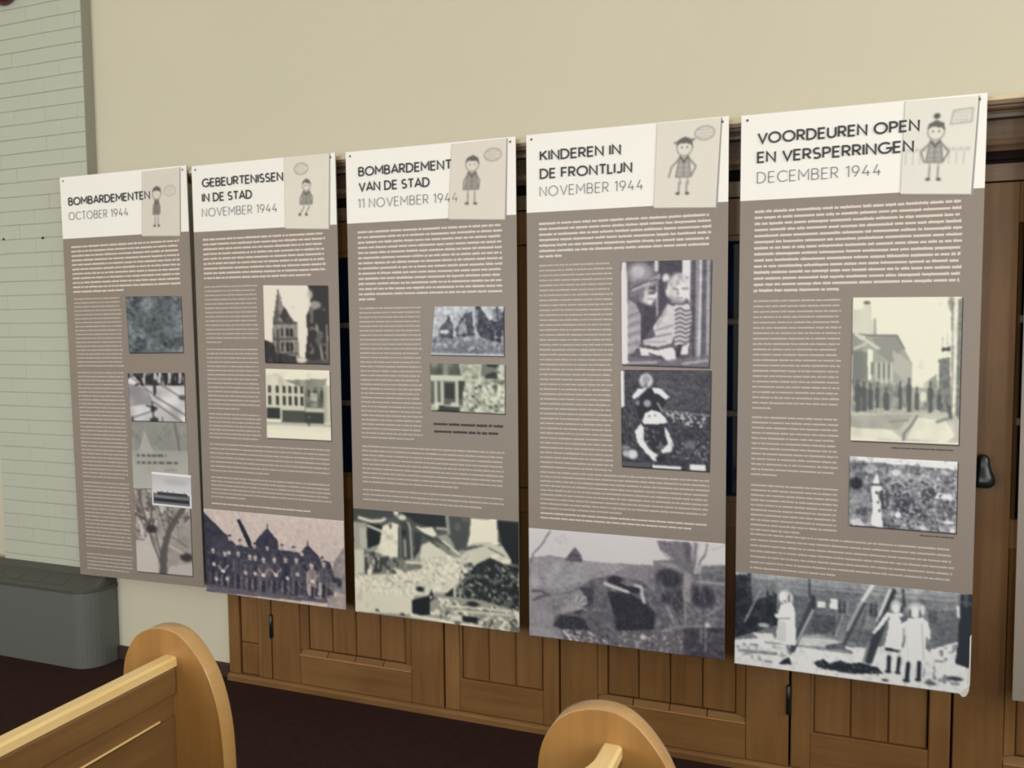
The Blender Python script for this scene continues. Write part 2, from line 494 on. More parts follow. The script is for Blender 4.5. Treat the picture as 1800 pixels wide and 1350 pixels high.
# plinth and cornice run through
tag(MB().prof_x([(.5, 0), (.066, 0), (.066, .022), (.072, .030), (.079, .034), (.5, .034)], CL + .001, CR - .001).build('plinth_rail', M['ox']),
    'thin continuous oak plinth strip along the foot of the cupboards', 'plinth')
t = empty('oak_cornice', (CL, FY, ZD), 'long dark oak cornice with stepped mouldings over the cupboards', 'cornice')
def molding(name, pts, x0, x1, m):
    o = MB().prof_x(pts, x0, x1).build(name, m, t); o.location = (-CL, -FY, -ZD); return o
molding('crown', [(.3, 2.388), (.062, 2.388), (.058, 2.394), (.046, 2.398), (.040, 2.403), (.040, 2.408), (.032, 2.412), (.030, 2.4235), (.3, 2.4235)], -2.876, 3.36, M['odark']).location = (-CL, -FY, -ZD)
molding('fillet', [(.3, 2.372), (.050, 2.372), (.050, 2.384), (.058, 2.388), (.3, 2.388)], -2.80, 3.36, M['bar'])
molding('frieze_upper', [(.3, 2.306), (.092, 2.306), (.092, 2.372), (.3, 2.372)], CL, 3.36, M['odark'])
molding('bed_mould', [(.3, 2.268), (.078, 2.268), (.072, 2.276), (.060, 2.286), (.056, 2.296), (.064, 2.306), (.3, 2.306)], CL - .03, 3.36, M['odark'])
molding('cove', [(.3, 2.226), (.088, 2.226), (.088, 2.238), (.080, 2.240), (.080, 2.252), (.088, 2.254), (.088, 2.268), (.3, 2.268)], CL, 3.36, M['groove'])
molding('architrave', [(.3, ZD + .004), (.074, ZD + .004), (.074, 2.224), (.078, 2.226), (.3, 2.226)], CL, 3.36, M['odark'])
# hanging batten
tag(MB().box(-2.87, 3.3, .0300, .0395, 2.4245, 2.4405).build('hanging_batten', [M['batten']]),
    'pale pine batten along the cornice that the banners are nailed to', 'batten')

# ------------------------------------------------------------------ printed pictures, drawn with numpy and stored as colours of a fine grid
class Cv:
    def __init__(s, w, h, base=.5, seed=1):
        s.w, s.h = w, h; s.a = np.full((h, w), float(base)); s.r = np.random.default_rng(seed)
        s.Y, s.X = np.mgrid[0:h, 0:w]; s.X = (s.X + .5) / w; s.Y = (s.Y + .5) / h

    def mix(s, m, val, al=1.0): s.a = s.a * (1 - m * al) + val * m * al; return s

    def inside(s, pts):
        m = np.zeros_like(s.a, bool); n = len(pts)
        for i in range(n):
            x1, y1 = pts[i]; x2, y2 = pts[(i + 1) % n]
            if y1 == y2: continue
            c = ((y1 > s.Y) != (y2 > s.Y)) & (s.X < (x2 - x1) * (s.Y - y1) / (y2 - y1) + x1)
            m ^= c
        return m.astype(float)

    def poly(s, pts, val, al=1.0): return s.mix(s.inside(pts), val, al)
    def rect(s, x0, y0, x1, y1, val, al=1.0): return s.mix(((s.X >= x0) & (s.X <= x1) & (s.Y >= y0) & (s.Y <= y1)).astype(float), val, al)
    def ell(s, cx, cy_, rx, ry, val, al=1.0, soft=.25):
        d = np.sqrt(((s.X - cx) / rx) ** 2 + ((s.Y - cy_) / ry) ** 2); return s.mix(np.clip((1 + soft - d) / (2 * soft), 0, 1), val, al)

    def line(s, pts, wd, val, al=1.0):
        asp = s.w / s.h
        m = np.zeros_like(s.a)
        for (x1, y1), (x2, y2) in zip(pts[:-1], pts[1:]):
            dx, dy = (x2 - x1) * asp, y2 - y1; L = dx * dx + dy * dy + 1e-9
            t = np.clip((((s.X - x1) * asp) * dx + (s.Y - y1) * dy) / L, 0, 1)
            d = np.hypot((s.X - x1) * asp - t * dx, (s.Y - y1) - t * dy)
            px = .6 / s.h
            m = np.maximum(m, np.clip((wd / 2 + px - d) / (2 * px), 0, 1))
        return s.mix(m, val, al)

    def nz(s, cx, cy_=None):
        cy_ = cy_ or cx
        g_ = s.r.standard_normal((cy_ + 2, cx + 2))
        gx = s.X * cx; gy = s.Y * cy_
        ix, iy = gx.astype(int), gy.astype(int); fx, fy = gx - ix, gy - iy
        fx = fx * fx * (3 - 2 * fx); fy = fy * fy * (3 - 2 * fy)
        return (g_[iy, ix] * (1 - fx) + g_[iy, ix + 1] * fx) * (1 - fy) + (g_[iy + 1, ix] * (1 - fx) + g_[iy + 1, ix + 1] * fx) * fy

    def noise(s, cx, cy_, amp, pts=None):
        m = s.inside(pts) if pts else 1.0
        s.a = s.a + s.nz(cx, cy_) * amp * m; return s

    def blotch(s, cx, cy_, thr, val, pts=None, al=1.0):
        m = (s.nz(cx, cy_) > thr).astype(float)
        if pts: m = m * s.inside(pts)
        return s.mix(m, val, al)

    def grad(s, y0, y1, v0, v1, al=1.0):
        t = np.clip((s.Y - y0) / (y1 - y0), 0, 1); m = ((s.Y >= y0) & (s.Y <= y1)).astype(float); return s.mix(m, v0 + (v1 - v0) * t, al)

    def blur(s, n=1):
        for _ in range(n):
            p = np.pad(s.a, 1, mode='edge')
            s.a = (p[1:-1, 1:-1] * 4 + (p[:-2, 1:-1] + p[2:, 1:-1] + p[1:-1, :-2] + p[1:-1, 2:]) * 2 + p[:-2, :-2] + p[2:, 2:] + p[:-2, 2:] + p[2:, :-2]) / 16
        return s

    def person(s, x, y0, y1, wd, face=.75, coat=.22, legs=.2, hat=None):
        H = y1 - y0; hh = H * .075; hr = hh * s.h / s.w
        s.poly([(x - wd * .5, y0 + H * .2), (x - wd * .2, y0 + H * .15), (x + wd * .2, y0 + H * .15), (x + wd * .5, y0 + H * .2), (x + wd * .45, y0 + H * .6), (x - wd * .45, y0 + H * .6)], coat)
        s.rect(x - wd * .35, y0 + H * .58, x - wd * .03, y1, legs); s.rect(x + wd * .03, y0 + H * .58, x + wd * .35, y1, legs)
        s.ell(x, y0 + hh, hr, hh, face)
        if hat is not None: s.ell(x, y0 + hh * .35, hr * 1.2, hh * .5, hat)
        return s


def grid(name, cv, quad_, h, parent, m, dark, light, paper=0.0):
    """quad_ = four (s, t) corners on the board, tl tr br bl; h = how far it stands proud"""
    w_, h_ = cv.w, cv.h
    a = np.clip((cv.a - .5) * 1.24 + .5, 0, 1)
    d, l = np.array(dark) * .82 / 255.0, np.array(light) / 255.0
    rgb = d + (l - d) * a[..., None]
    if hasattr(cv, 'rgb'): rgb = cv.rgb
    rgb = np.where(rgb <= .04045, rgb / 12.92, ((rgb + .055) / 1.055) ** 2.4)
    U, V = np.meshgrid(np.linspace(0, 1, w_), np.linspace(0, 1, h_))
    q = np.array(quad_, float)
    Pp = ((1 - U) * (1 - V))[..., None] * q[0] + (U * (1 - V))[..., None] * q[1] + (U * V)[..., None] * q[2] + ((1 - U) * V)[..., None] * q[3]
    co = np.zeros((h_ * w_, 3)); co[:, 0] = Pp[..., 0].ravel(); co[:, 2] = -Pp[..., 1].ravel(); co[:, 1] = -h
    idx = np.arange(h_ * w_).reshape(h_, w_)
    fc = np.stack([idx[:-1, :-1], idx[1:, :-1], idx[1:, 1:], idx[:-1, 1:]], -1).reshape(-1, 4)
    # side walls down to the board give the print its thickness
    ring = np.concatenate([idx[0, :-1], idx[:-1, -1], idx[-1, :0:-1], idx[:0:-1, 0]])
    low = co[ring].copy(); low[:, 1] = .0002
    n0 = len(co); k = len(ring); i2 = np.arange(k); j2 = (i2 + 1) % k
    side = np.stack([ring[i2], ring[j2], n0 + j2, n0 + i2], -1)
    co = np.vstack([co, low]); fc = np.vstack([fc, side])
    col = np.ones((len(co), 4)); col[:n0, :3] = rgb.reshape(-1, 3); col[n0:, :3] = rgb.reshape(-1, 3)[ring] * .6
    me = bpy.data.meshes.new(name)
    me.vertices.add(len(co)); me.vertices.foreach_set('co', co.ravel())
    me.loops.add(fc.size); me.loops.foreach_set('vertex_index', fc.ravel().astype(np.int32))
    me.polygons.add(len(fc)); me.polygons.foreach_set('loop_start', np.arange(0, fc.size, 4, dtype=np.int32))
    me.update(calc_edges=True)
    at = me.color_attributes.new('ink', 'FLOAT_COLOR', 'POINT'); at.data.foreach_set('color', col.ravel())
    me.materials.append(m)
    o = bpy.data.objects.new(name, me); COL.objects.link(o); o.parent = parent
    return o

def pic_aerial():
    c = Cv(48, 56, .42, 3); c.noise(5, 6, .10).noise(16, 18, .10).noise(40, 40, .10)
    c.ell(.55, .45, .33, .30, .30, .45, .6); c.ell(.5, .42, .03, .03, .0, .8); c.noise(30, 30, .08)
    c.blotch(34, 36, 1.7, .8, [(0, .6), (1, .5), (1, 1), (0, 1)], .6); c.line([(.1, .12), (.24, .11)], .02, .1, .6)
    c.line([(0, .93), (.3, .8), (.55, .7), (1, .5)], .012, .6, .4); return c.blur()

def pic_snow():
    c = Cv(60, 50, .8, 4); c.rect(0, 0, 1, .26, .2); c.noise(30, 8, .25, [(0, 0), (1, 0), (1, .27), (0, .27)])
    for x in (.28, .47, .55, .72, .9): c.poly([(x, 0), (x + .05, 0), (x + .03, .22), (x - .01, .22)], .9, .8)
    c.poly([(0, .12), (.12, .08), (.22, .2), (0, .3)], .9); c.poly([(.0, .2), (.35, .35), (.45, .62), (.0, .7)], .48, .8)
    c.noise(6, 5, .08)
    for a, b_, w in (((.08, .1), (.42, .42), .03), ((.42, .12), (1, .55), .03), ((.5, .5), (1, .85), .035), ((.45, .6), (.95, 1), .03), ((.0, .95), (.5, .75), .03)):
        c.line([a, b_], w, .35, .8)
    c.poly([(.44, .15), (.5, .15), (.49, .48), (.45, .48)], .15); c.line([(.32, .67), (.5, .72)], .035, .12); c.line([(.42, .6), (.43, .9)], .03, .15)
    c.ell(.43, .74, .04, .06, .08); c.ell(.95, .5, .06, .05, .2, .8)
    c.blotch(20, 6, .6, .2, [(0, .9), (.6, .9), (.6, 1), (0, 1)]); return c.blur()

def pic_feather():
    c = Cv(60, 66, .62, 5); c.noise(6, 7, .05); c.rect(0, 0, 1, .5, .5, .6)
    for k in range(46):
        x = c.r.random(); y = c.r.random() * .5; dx = (c.r.random() - .5) * .25
        c.line([(x, y), (x + dx, y + .12)], .012, .25 + .5 * c.r.random(), .6)
    c.poly([(.25, .12), (.42, .5), (.12, .5)], .72, .8); c.line([(.78, 0), (.86, .45)], .03, .3, .7)
    c.grad(.42, 1, .66, .74, .75)
    for y, x1 in ((.5, .62), (.61, .82)):
        x = .1
        while x < x1:
            L = .04 + .08 * c.r.random(); c.rect(x, y - .018, min(x + L, x1), y + .018, .15, .85); x += L + .03
    c.line([(.6, .71), (.78, .71)], .02, .35, .6); return c.blur()

def pic_tree():
    c = Cv(60, 80, .62, 6); c.noise(10, 14, .09)
    c.blotch(22, 30, .35, .25, [(0, 0), (1, 0), (1, .35), (.5, .62), (0, .55)], .75); c.blotch(26, 34, .9, .95, [(0, 0), (1, 0), (1, .6), (0, .6)], .7)
    c.poly([(0, .62), (.28, .55), (.4, .78), (.4, 1), (0, 1)], .82, .9); c.poly([(.62, .45), (1, .35), (1, 1), (.55, 1)], .6, .7)
    c.poly([(.42, 1), (.44, .75), (.5, .6), (.58, .45), (.78, .25), (.98, .1), (1, .16), (.8, .33), (.66, .5), (.58, .68), (.54, 1)], .3)
    c.line([(.1, .1), (.3, .6), (.44, .86)], .022, .28); c.line([(.44, .75), (.3, .3), (.35, .05)], .02, .3)
    for a, b_ in (((.55, .5), (.4, .1)), ((.62, .45), (.6, .05)), ((.7, .35), (.95, .3)), ((.3, .4), (.05, .3)), ((.24, .45), (.34, .2)), ((.66, .55), (.92, .66))): c.line([a, b_], .011, .2, .8)
    c.ell(.3, .47, .1, .05, .12); c.ell(.9, .78, .11, .05, .15); c.line([(.62, .66), (.85, .74)], .014, .9)
    c.poly([(.6, .9), (1, .84), (1, 1), (.55, 1)], .78, .8); c.line([(.04, .6), (.16, .6)], .015, .3); return c.blur()

def pic_ship():
    c = Cv(48, 42, .93, 7); c.rect(.05, .07, .95, .92, .74); c.grad(.07, .6, .72, .82); c.ell(.6, .25, .3, .1, .66, .6)
    c.rect(.05, .62, .95, .92, .38); c.rect(.15, .58, .9, .66, .16)
    for x in (.2, .26, .4, .55, .7, .82): c.rect(x, .52, x + .015, .62, .3)
    c.rect(.3, .56, .42, .6, .25); c.rect(.07, .76, .93, .86, .1); c.line([(.1, .7), (.6, .72)], .03, .55, .7)
    c.rect(0, 0, 1, .05, .95); c.rect(0, .95, 1, 1, .95); return c

def pic_church():
    c = Cv(66, 78, .93, 8)
    # church body with a tall pointed roof and a lower gable
    c.poly([(.24, .03), (.15, .45), (.13, .8), (.45, .8), (.37, .45)], .36); c.poly([(.24, .03), (.30, .25), (.38, .5), (.25, .5)], .52)
    c.poly([(.33, .27), (.5, .5), (.36, .52), (.26, .4)], .22); c.poly([(.17, .5), (.52, .46), (.55, .9), (.16, .9)], .55)
    c.noise(24, 30, .05, [(.13, .1), (.55, .3), (.55, .9), (.13, .9)])
    for x in (.27, .35, .41):
        c.rect(x, .55, x + .04, .66, .12); c.rect(x, .73, x + .04, .85, .12)
    for y in (.49, .69, .88): c.line([(.16, y), (.52, y - .01)], .02, .2)
    c.rect(.2, .56, .24, .86, .3); c.poly([(0, .7), (.14, .74), (.2, .88), (.5, .9), (.52, 1), (0, 1)], .17); c.noise(20, 20, .05, [(0, .7), (.5, .7), (.5, 1), (0, 1)])
    c.poly([(.7, 0), (1, 0), (1, 1), (.62, 1), (.68, .6), (.66, .4), (.74, .25)], .16); c.blotch(16, 20, .5, .5, [(.72, .3), (1, .3), (1, 1), (.7, 1)], .7)
    c.ell(.8, .25, .09, .05, .7, .8); c.ell(.72, .12, .05, .06, .8, .8); c.line([(.82, .5), (.9, .95)], .02, .75); c.line([(.97, .5), (.97, .95)], .02, .6)
    c.ell(.85, .68, .04, .1, .35); c.poly([(.52, .9), (.62, .92), (.75, .95), (1, .92), (1, 1), (.5, 1)], .3, .8); c.ell(.58, .95, .08, .035, .85); return c.blur()

def pic_hotel():
    c = Cv(66, 70, .92, 9); c.noise(6, 6, .02)
    c.poly([(.02, .1), (.2, .06), (.3, .16), (.62, .15), (.62, .6), (.02, .6)], .78, .9); c.poly([(.3, .16), (.95, .12), (.93, .24), (.58, .26)], .4, .8)
    c.noise(12, 6, .06, [(.02, .05), (.95, .05), (.95, .25), (.02, .25)]); c.rect(.6, .24, .94, .74, .42); c.noise(18, 14, .09, [(.6, .24), (.94, .24), (.94, .74), (.6, .74)])
    for x in (.05, .16, .27, .36, .45, .54): c.rect(x, .25, x + .045, .34, .12); c.rect(x, .39, x + .045, .51, .1)
    for x in (.65, .75, .85): c.rect(x, .28, x + .05, .38, .15, .8)
    c.rect(.7, .33, .8, .44, .8, .7); c.rect(.02, .56, .22, .72, .1); c.rect(.25, .58, .6, .75, .22); c.rect(.6, .6, .9, .76, .15)
    c.rect(.62, .55, .9, .6, .75); c.rect(.0, .76, 1, .8, .6, .7); c.rect(.22, .54, .25, .74, .8); c.person(.67, .66, .85, .035, .5, .15, .3)
    c.rect(.9, .22, 1, .74, .7, .8); c.grad(.8, 1, .86, .95); return c.blur()

def pic_ruinhouse():
    c = Cv(70, 52, .78, 11); c.noise(5, 4, .04); c.rect(0, .62, 1, 1, .5)
    c.poly([(.1, .45), (.24, .22), (.3, .4), (.3, .65), (.1, .62)], .3); c.poly([(.33, .45), (.45, .15), (.55, .12), (.6, .6), (.35, .62)], .25)
    c.poly([(.37, .4), (.46, .22), (.5, .55), (.38, .58)], .6); c.poly([(.6, 0), (.66, 0), (.8, .3), (1, .1), (1, .75), (.68, .62), (.6, .4)], .2)
    c.poly([(.66, 0), (.76, 0), (.85, .22), (.8, .3)], .85); c.rect(.84, .05, .95, .3, .5); c.line([(.9, 0), (.92, .5)], .03, .15)
    for x in (.82, .92): c.rect(x, .48, x + .04, .7, .1); c.rect(x + .045, .48, x + .06, .7, .7)
    c.ell(.18, .52, .07, .04, .9); c.line([(.22, .2), (.23, .35)], .03, .15); c.line([(.62, .1), (.62, .75)], .035, .8, .7); c.noise(34, 24, .1)
    c.rect(0, .86, 1, .93, .38, .6); c.blotch(30, 18, .9, .85, [(0, .6), (1, .6), (1, .9), (0, .9)], .7); c.rect(0, .955, 1, 1, .9); c.rect(0, 0, .02, 1, .8); return c.blur()

def pic_ruinshop():
    c = Cv(70, 48, .66, 12); c.noise(24, 18, .12); c.poly([(0, 0), (.4, 0), (.42, .3), (0, .3)], .35); c.noise(14, 6, .1, [(0, 0), (.4, 0), (.4, .3), (0, .3)])
    c.rect(.0, .26, .46, .36, .8); c.rect(.02, .38, .44, .85, .3); c.rect(.2, .42, .33, .72, .1)
    for x in (.06, .15, .35): c.rect(x, .38, x + .04, .86, .75)
    c.poly([(.38, .35), (.48, .35), (.43, .7), (.38, .75)], .15); c.rect(.66, .0, .9, .25, .35, .8); c.blotch(14, 8, .2, .1, [(.68, 0), (.95, 0), (.95, .3), (.68, .3)])
    c.line([(.68, 0), (.66, .5)], .03, .9); c.line([(.95, 0), (.96, .6)], .03, .9); c.line([(.66, .5), (.96, .52)], .02, .85); c.blotch(26, 18, .8, .15, [(.5, .4), (1, .3), (1, 1), (.5, 1)], .7)
    c.blotch(24, 16, .5, .92, [(.45, .4), (1, .4), (1, 1), (.45, 1)], .7); c.ell(.1, .88, .06, .07, .85); c.ell(.33, .86, .06, .06, .8); c.poly([(.12, .88), (.4, .9), (.4, 1), (.1, 1)], .15); return c.blur()


def pic_girls():
    c = Cv(210, 88, .46, 19); c.noise(9, 5, .03); c.rect(0, 0, 1, .16, .6, .7)
    for y in (.06, .12, .2): c.line([(.1, y), (1, y + .02)], .012, .42, .7)
    c.poly([(0, 0), (.16, .02), (.17, .6), (.1, .66), (0, .7)], .16, .85); c.noise(50, 20, .03)
    for x in (.13, .21, .46, .565, .63, .82, .87): c.rect(x, .24, x + .026, .46, .24); c.rect(x + .028, .24, x + .034, .46, .62)
    for x in (.35, .405): c.rect(x, .2, x + .026, .34, .92)
    c.rect(.32, .42, .72, .6, .33, .8); c.rect(.76, .4, .95, .66, .36, .6); c.noise(80, 12, .06, [(.3, .3), (1, .3), (1, .66), (.3, .66)])
    c.line([(.05, .6), (.115, .14)], .03, .55); c.line([(.31, .1), (.31, .5)], .03, .3); c.line([(.7, .05), (.7, .4)], .035, .28)
    # ground
    c.poly([(0, .66), (.3, .62), (.6, .66), (1, .68), (1, 1), (0, 1)], .84); c.noise(34, 14, .05, [(0, .64), (1, .64), (1, 1), (0, 1)]); c.blotch(40, 16, .9, .35, [(0, .7), (.35, .72), (.35, .95), (0, .95)], .8); c.blotch(40, 22, .5, .25, [(.82, .6), (.98, .5), (.98, 1), (.84, 1)], .6)
    c.poly([(.3, .58), (.5, .6), (.55, .7), (.3, .68)], .75); c.ell(.44, .7, .06, .03, .4)
    # leaning beams
    c.line([(.25, .79), (.33, .4), (.34, .33)], .055, .2); c.line([(.27, .75), (.345, .33)], .02, .75); c.line([(.45, .68), (.575, .03)], .05, .32); c.line([(.46, .55), (.58, 0)], .018, .9)
    c.line([(.55, .88), (.67, .02)], .075, .22); c.line([(.57, .62), (.665, .05)], .028, .9); c.line([(.52, .66), (.56, .45)], .02, .45); c.line([(.42, .58), (.46, .3)], .02, .6); c.line([(.575, .9), (.63, .6)], .02, .55)
    girl(c, .215, .18, .93, .085, 1, .93, [(.17, .45), (.2, .47), (.23, .46)])
    girl(c, .672, .17, .94, .085, 1, .93, [(.645, .33), (.6, .52), (.585, .58)])
    girl(c, .752, .17, 1.02, .1, 1, .92, [(.785, .34), (.825, .52)])
    c.poly([(.33, .83), (.37, .8), (.42, .78), (.5, .82), (.62, .84), (.63, .9), (.5, .93), (.36, .88)], .14); c.noise(60, 24, .05, [(.33, .78), (.63, .82), (.63, .93), (.33, .88)])
    c.rect(.935, 0, .99, .88, .15, .9); c.rect(.99, 0, 1, .62, .3); c.poly([(.93, .9), (1, .84), (1, 1), (.9, 1)], .85, .8); c.rect(.99, .5, 1, 1, .92, .9); return c.blur()


class Mp:
    """draws on a canvas in the pixel frame of a sketch sheet whose picture fills the four-cornered area q"""
    def __init__(s, c, q):
        s.c = c; q = np.array(q, float)
        A = []; bb = []
        for (x, y), (u, v) in zip(q, ((0, 0), (1, 0), (1, 1), (0, 1))):
            A += [[x, y, 1, 0, 0, 0, -u * x, -u * y], [0, 0, 0, x, y, 1, -v * x, -v * y]]; bb += [u, v]
        s.H = np.append(np.linalg.solve(np.array(A), np.array(bb)), 1).reshape(3, 3)
        s.qw = np.linalg.norm(q[1] - q[0]); s.qh = np.linalg.norm(q[3] - q[0])

    def m(s, p):
        a = s.H @ np.array([p[0], p[1], 1.0]); return (a[0] / a[2], a[1] / a[2])

    def M_(s, pts): return [s.m(p) for p in pts]
    def p(s, val, *xy, al=1.0): s.c.poly(s.M_(list(zip(xy[::2], xy[1::2]))), val, al); return s
    def l(s, val, w, *xy, al=1.0): s.c.line(s.M_(list(zip(xy[::2], xy[1::2]))), w / s.qh, val, al); return s
    def e(s, val, x, y, rx, ry=None, al=1.0):
        a = s.m((x, y)); s.c.ell(a[0], a[1], rx / s.qw, (ry or rx) / s.qh, val, al); return s
    def n(s, cx, cy_, amp, *xy): s.c.noise(cx, cy_, amp, s.M_(list(zip(xy[::2], xy[1::2]))) if xy else None); return s
    def b(s, cx, cy_, thr, val, *xy, al=1.0): s.c.blotch(cx, cy_, thr, val, s.M_(list(zip(xy[::2], xy[1::2]))) if xy else None, al); return s


def pic_girls():
    c = Cv(230, 96, .47, 19); m = Mp(c, [(25, 32), (1765, 216), (1750, 955), (22, 710)])
    m.n(10, 5, .04).p(.62, 25, 32, 1765, 216, 1765, 290, 700, 180, 330, 150, 25, 90, al=.7).b(24, 12, .7, .72, 25, 32, 1765, 216, 1765, 300, 25, 130, al=.5)
    for a in ((380, 130, 1700, 250), (560, 175, 1700, 290), (600, 150, 1000, 190)): m.l(.35, 8, *a, al=.6)
    m.p(.14, 25, 60, 120, 60, 160, 250, 330, 200, 340, 430, 160, 480, 25, 520).n(30, 14, .05, 25, 60, 330, 150, 330, 430, 25, 500).p(.4, 130, 80, 330, 110, 330, 190, 160, 240, al=.6)
    m.l(.2, 30, 130, 60, 125, 190).l(.55, 14, 220, 160, 100, 400).l(.2, 24, 265, 190, 275, 260).l(.2, 24, 310, 200, 312, 270)
    m.p(.3, 580, 350, 760, 370, 780, 450, 700, 500, 560, 490).p(.36, 440, 200, 620, 240, 600, 500, 470, 480, al=.7)
    m.p(.92, 628, 255, 688, 262, 686, 306, 628, 300).p(.92, 725, 240, 782, 246, 782, 316, 722, 308)
    for x, y in ((810, 290), (1040, 320), (1470, 370)): m.p(.24, x - 25, y - 40, x + 30, y - 34, x + 32, y + 60, x - 24, y + 50).l(.6, 8, x + 42, y - 30, x + 40, y + 60).l(.55, 6, x, y - 30, x + 2, y + 40)
    m.l(.24, 16, 570, 100, 575, 230).l(.24, 16, 1255, 180, 1265, 300).l(.32, 14, 800, 370, 750, 500).l(.62, 10, 820, 360, 770, 510).l(.33, 14, 985, 330, 925, 560, ).l(.6, 10, 1010, 380, 940, 560)
    m.p(.34, 820, 450, 1060, 470, 1120, 560, 860, 560, al=.7).p(.36, 1440, 330, 1680, 330, 1670, 560, 1460, 600, al=.6).n(110, 50, .05)
    # snowy ground
    m.p(.9, 22, 535, 250, 520, 480, 560, 520, 520, 760, 540, 830, 590, 960, 600, 1130, 590, 1450, 620, 1660, 560, 1750, 600, 1750, 955, 22, 710)
    m.p(.88, 150, 485, 300, 490, 320, 530, 200, 520).e(.7, 240, 430, 45, 16).p(.75, 500, 510, 640, 500, 830, 560, 700, 600, 520, 580, al=.6)
    for a in ((250, 555, 450, 575, 10), (480, 580, 640, 600, 14), (640, 600, 880, 632, 26), (880, 630, 780, 590, 18), (140, 570, 190, 570, 14), (60, 610, 330, 640, 22), (90, 640, 180, 630, 10), (250, 690, 300, 700, 14)): m.l(.42, a[4], *a[:4], al=.75)
    m.p(.36, 690, 580, 830, 560, 840, 610, 700, 610).b(60, 26, .9, .55, 22, 560, 420, 560, 420, 720, 22, 700, al=.6).b(70, 30, .5, .35, 1450, 560, 1670, 520, 1670, 900, 1400, 840, al=.65)
    m.n(70, 30, .05, 22, 530, 1750, 600, 1750, 955, 22, 710)
    # beams
    m.l(.24, 44, 590, 280, 450, 610).l(.72, 14, 605, 310, 480, 560).l(.2, 34, 600, 230, 600, 300)
    m.l(.88, 26, 1030, 150, 940, 290).l(.66, 20, 950, 270, 850, 470).l(.25, 22, 975, 280, 830, 570)
    m.l(.86, 34, 1165, 190, 1080, 400).l(.18, 30, 1190, 190, 1110, 380).l(.2, 56, 1110, 400, 1010, 690).l(.5, 18, 1010, 560, 975, 700)
    # first girl, seen from the side, hands held before her
    m.e(.84, 395, 225, 44, 48).e(.93, 375, 225, 26, 36).e(.3, 425, 235, 10, 26).e(.8, 440, 235, 14, 30).l(.35, 8, 385, 250, 400, 260)
    m.p(.94, 365, 280, 440, 265, 465, 320, 470, 400, 478, 580, 400, 575, 325, 545, 345, 390, 350, 320).p(.74, 345, 400, 400, 400, 405, 560, 330, 540, al=.6).e(.93, 340, 362, 24, 16).l(.93, 22, 345, 365, 420, 355).l(.45, 8, 350, 382, 430, 382)
    m.l(.7, 24, 420, 585, 425, 640).l(.35, 12, 410, 580, 440, 640).p(.12, 385, 680, 430, 665, 445, 718, 345, 716)
    # two girls arm in arm
    m.e(.8, 1205, 300, 38, 42).e(.95, 1205, 318, 22, 30).e(.2, 1248, 325, 10, 26).p(.93, 1160, 350, 1250, 350, 1270, 400, 1262, 480, 1250, 620, 1125, 590, 1150, 460)
    m.p(.94, 1140, 340, 1170, 350, 1110, 440, 1050, 500, 1035, 490, 1090, 410).p(.1, 1125, 600, 1240, 618, 1235, 640, 1130, 620).l(.8, 24, 1155, 640, 1155, 680).l(.1, 26, 1158, 670, 1155, 770).l(.8, 22, 1228, 640, 1230, 680).l(.1, 24, 1232, 680, 1222, 780)
    m.e(.78, 1350, 325, 58, 48).e(.95, 1345, 345, 28, 38).e(.22, 1385, 350, 10, 26).e(.3, 1308, 345, 9, 22).e(.86, 1400, 330, 16, 36)
    m.p(.93, 1290, 390, 1400, 385, 1440, 420, 1462, 500, 1450, 560, 1430, 520, 1425, 600, 1450, 690, 1415, 700, 1330, 705, 1255, 680, 1275, 540, 1260, 430).p(.35, 1232, 380, 1285, 370, 1290, 400, 1250, 425)
    m.l(.68, 8, 1395, 430, 1410, 690).l(.7, 7, 1280, 440, 1300, 670, al=.6).l(.75, 6, 1345, 400, 1350, 690, al=.5)
    m.l(.8, 24, 1300, 700, 1295, 730).l(.1, 28, 1298, 720, 1290, 830).l(.1, 26, 1378, 712, 1375, 825).e(.1, 1285, 842, 26, 12).e(.1, 1370, 836, 22, 12).e(.1, 1150, 775, 24, 10).e(.15, 1222, 785, 22, 9)
    m.p(.12, 610, 705, 680, 680, 720, 715, 800, 690, 870, 715, 950, 705, 1000, 725, 1080, 745, 1120, 790, 900, 790, 720, 760, 640, 740).b(110, 60, .8, .4, 620, 690, 1110, 720, 1110, 800, 640, 760, al=.7)
    m.p(.14, 1675, 215, 1765, 216, 1750, 760, 1640, 720, 1660, 560).l(.4, 26, 1715, 215, 1715, 300, al=.6).l(.35, 10, 1660, 270, 1765, 290).l(.95, 16, 1655, 310, 1662, 380).p(.9, 1745, 780, 1700, 910, 1640, 930, 1750, 955).e(.2, 1640, 830, 55, 14)
    m.e(.25, 1130, 838, 26, 10).e(.35, 1460, 862, 40, 14).l(.96, 14, 22, 705, 900, 832, al=.8); return c.blur()


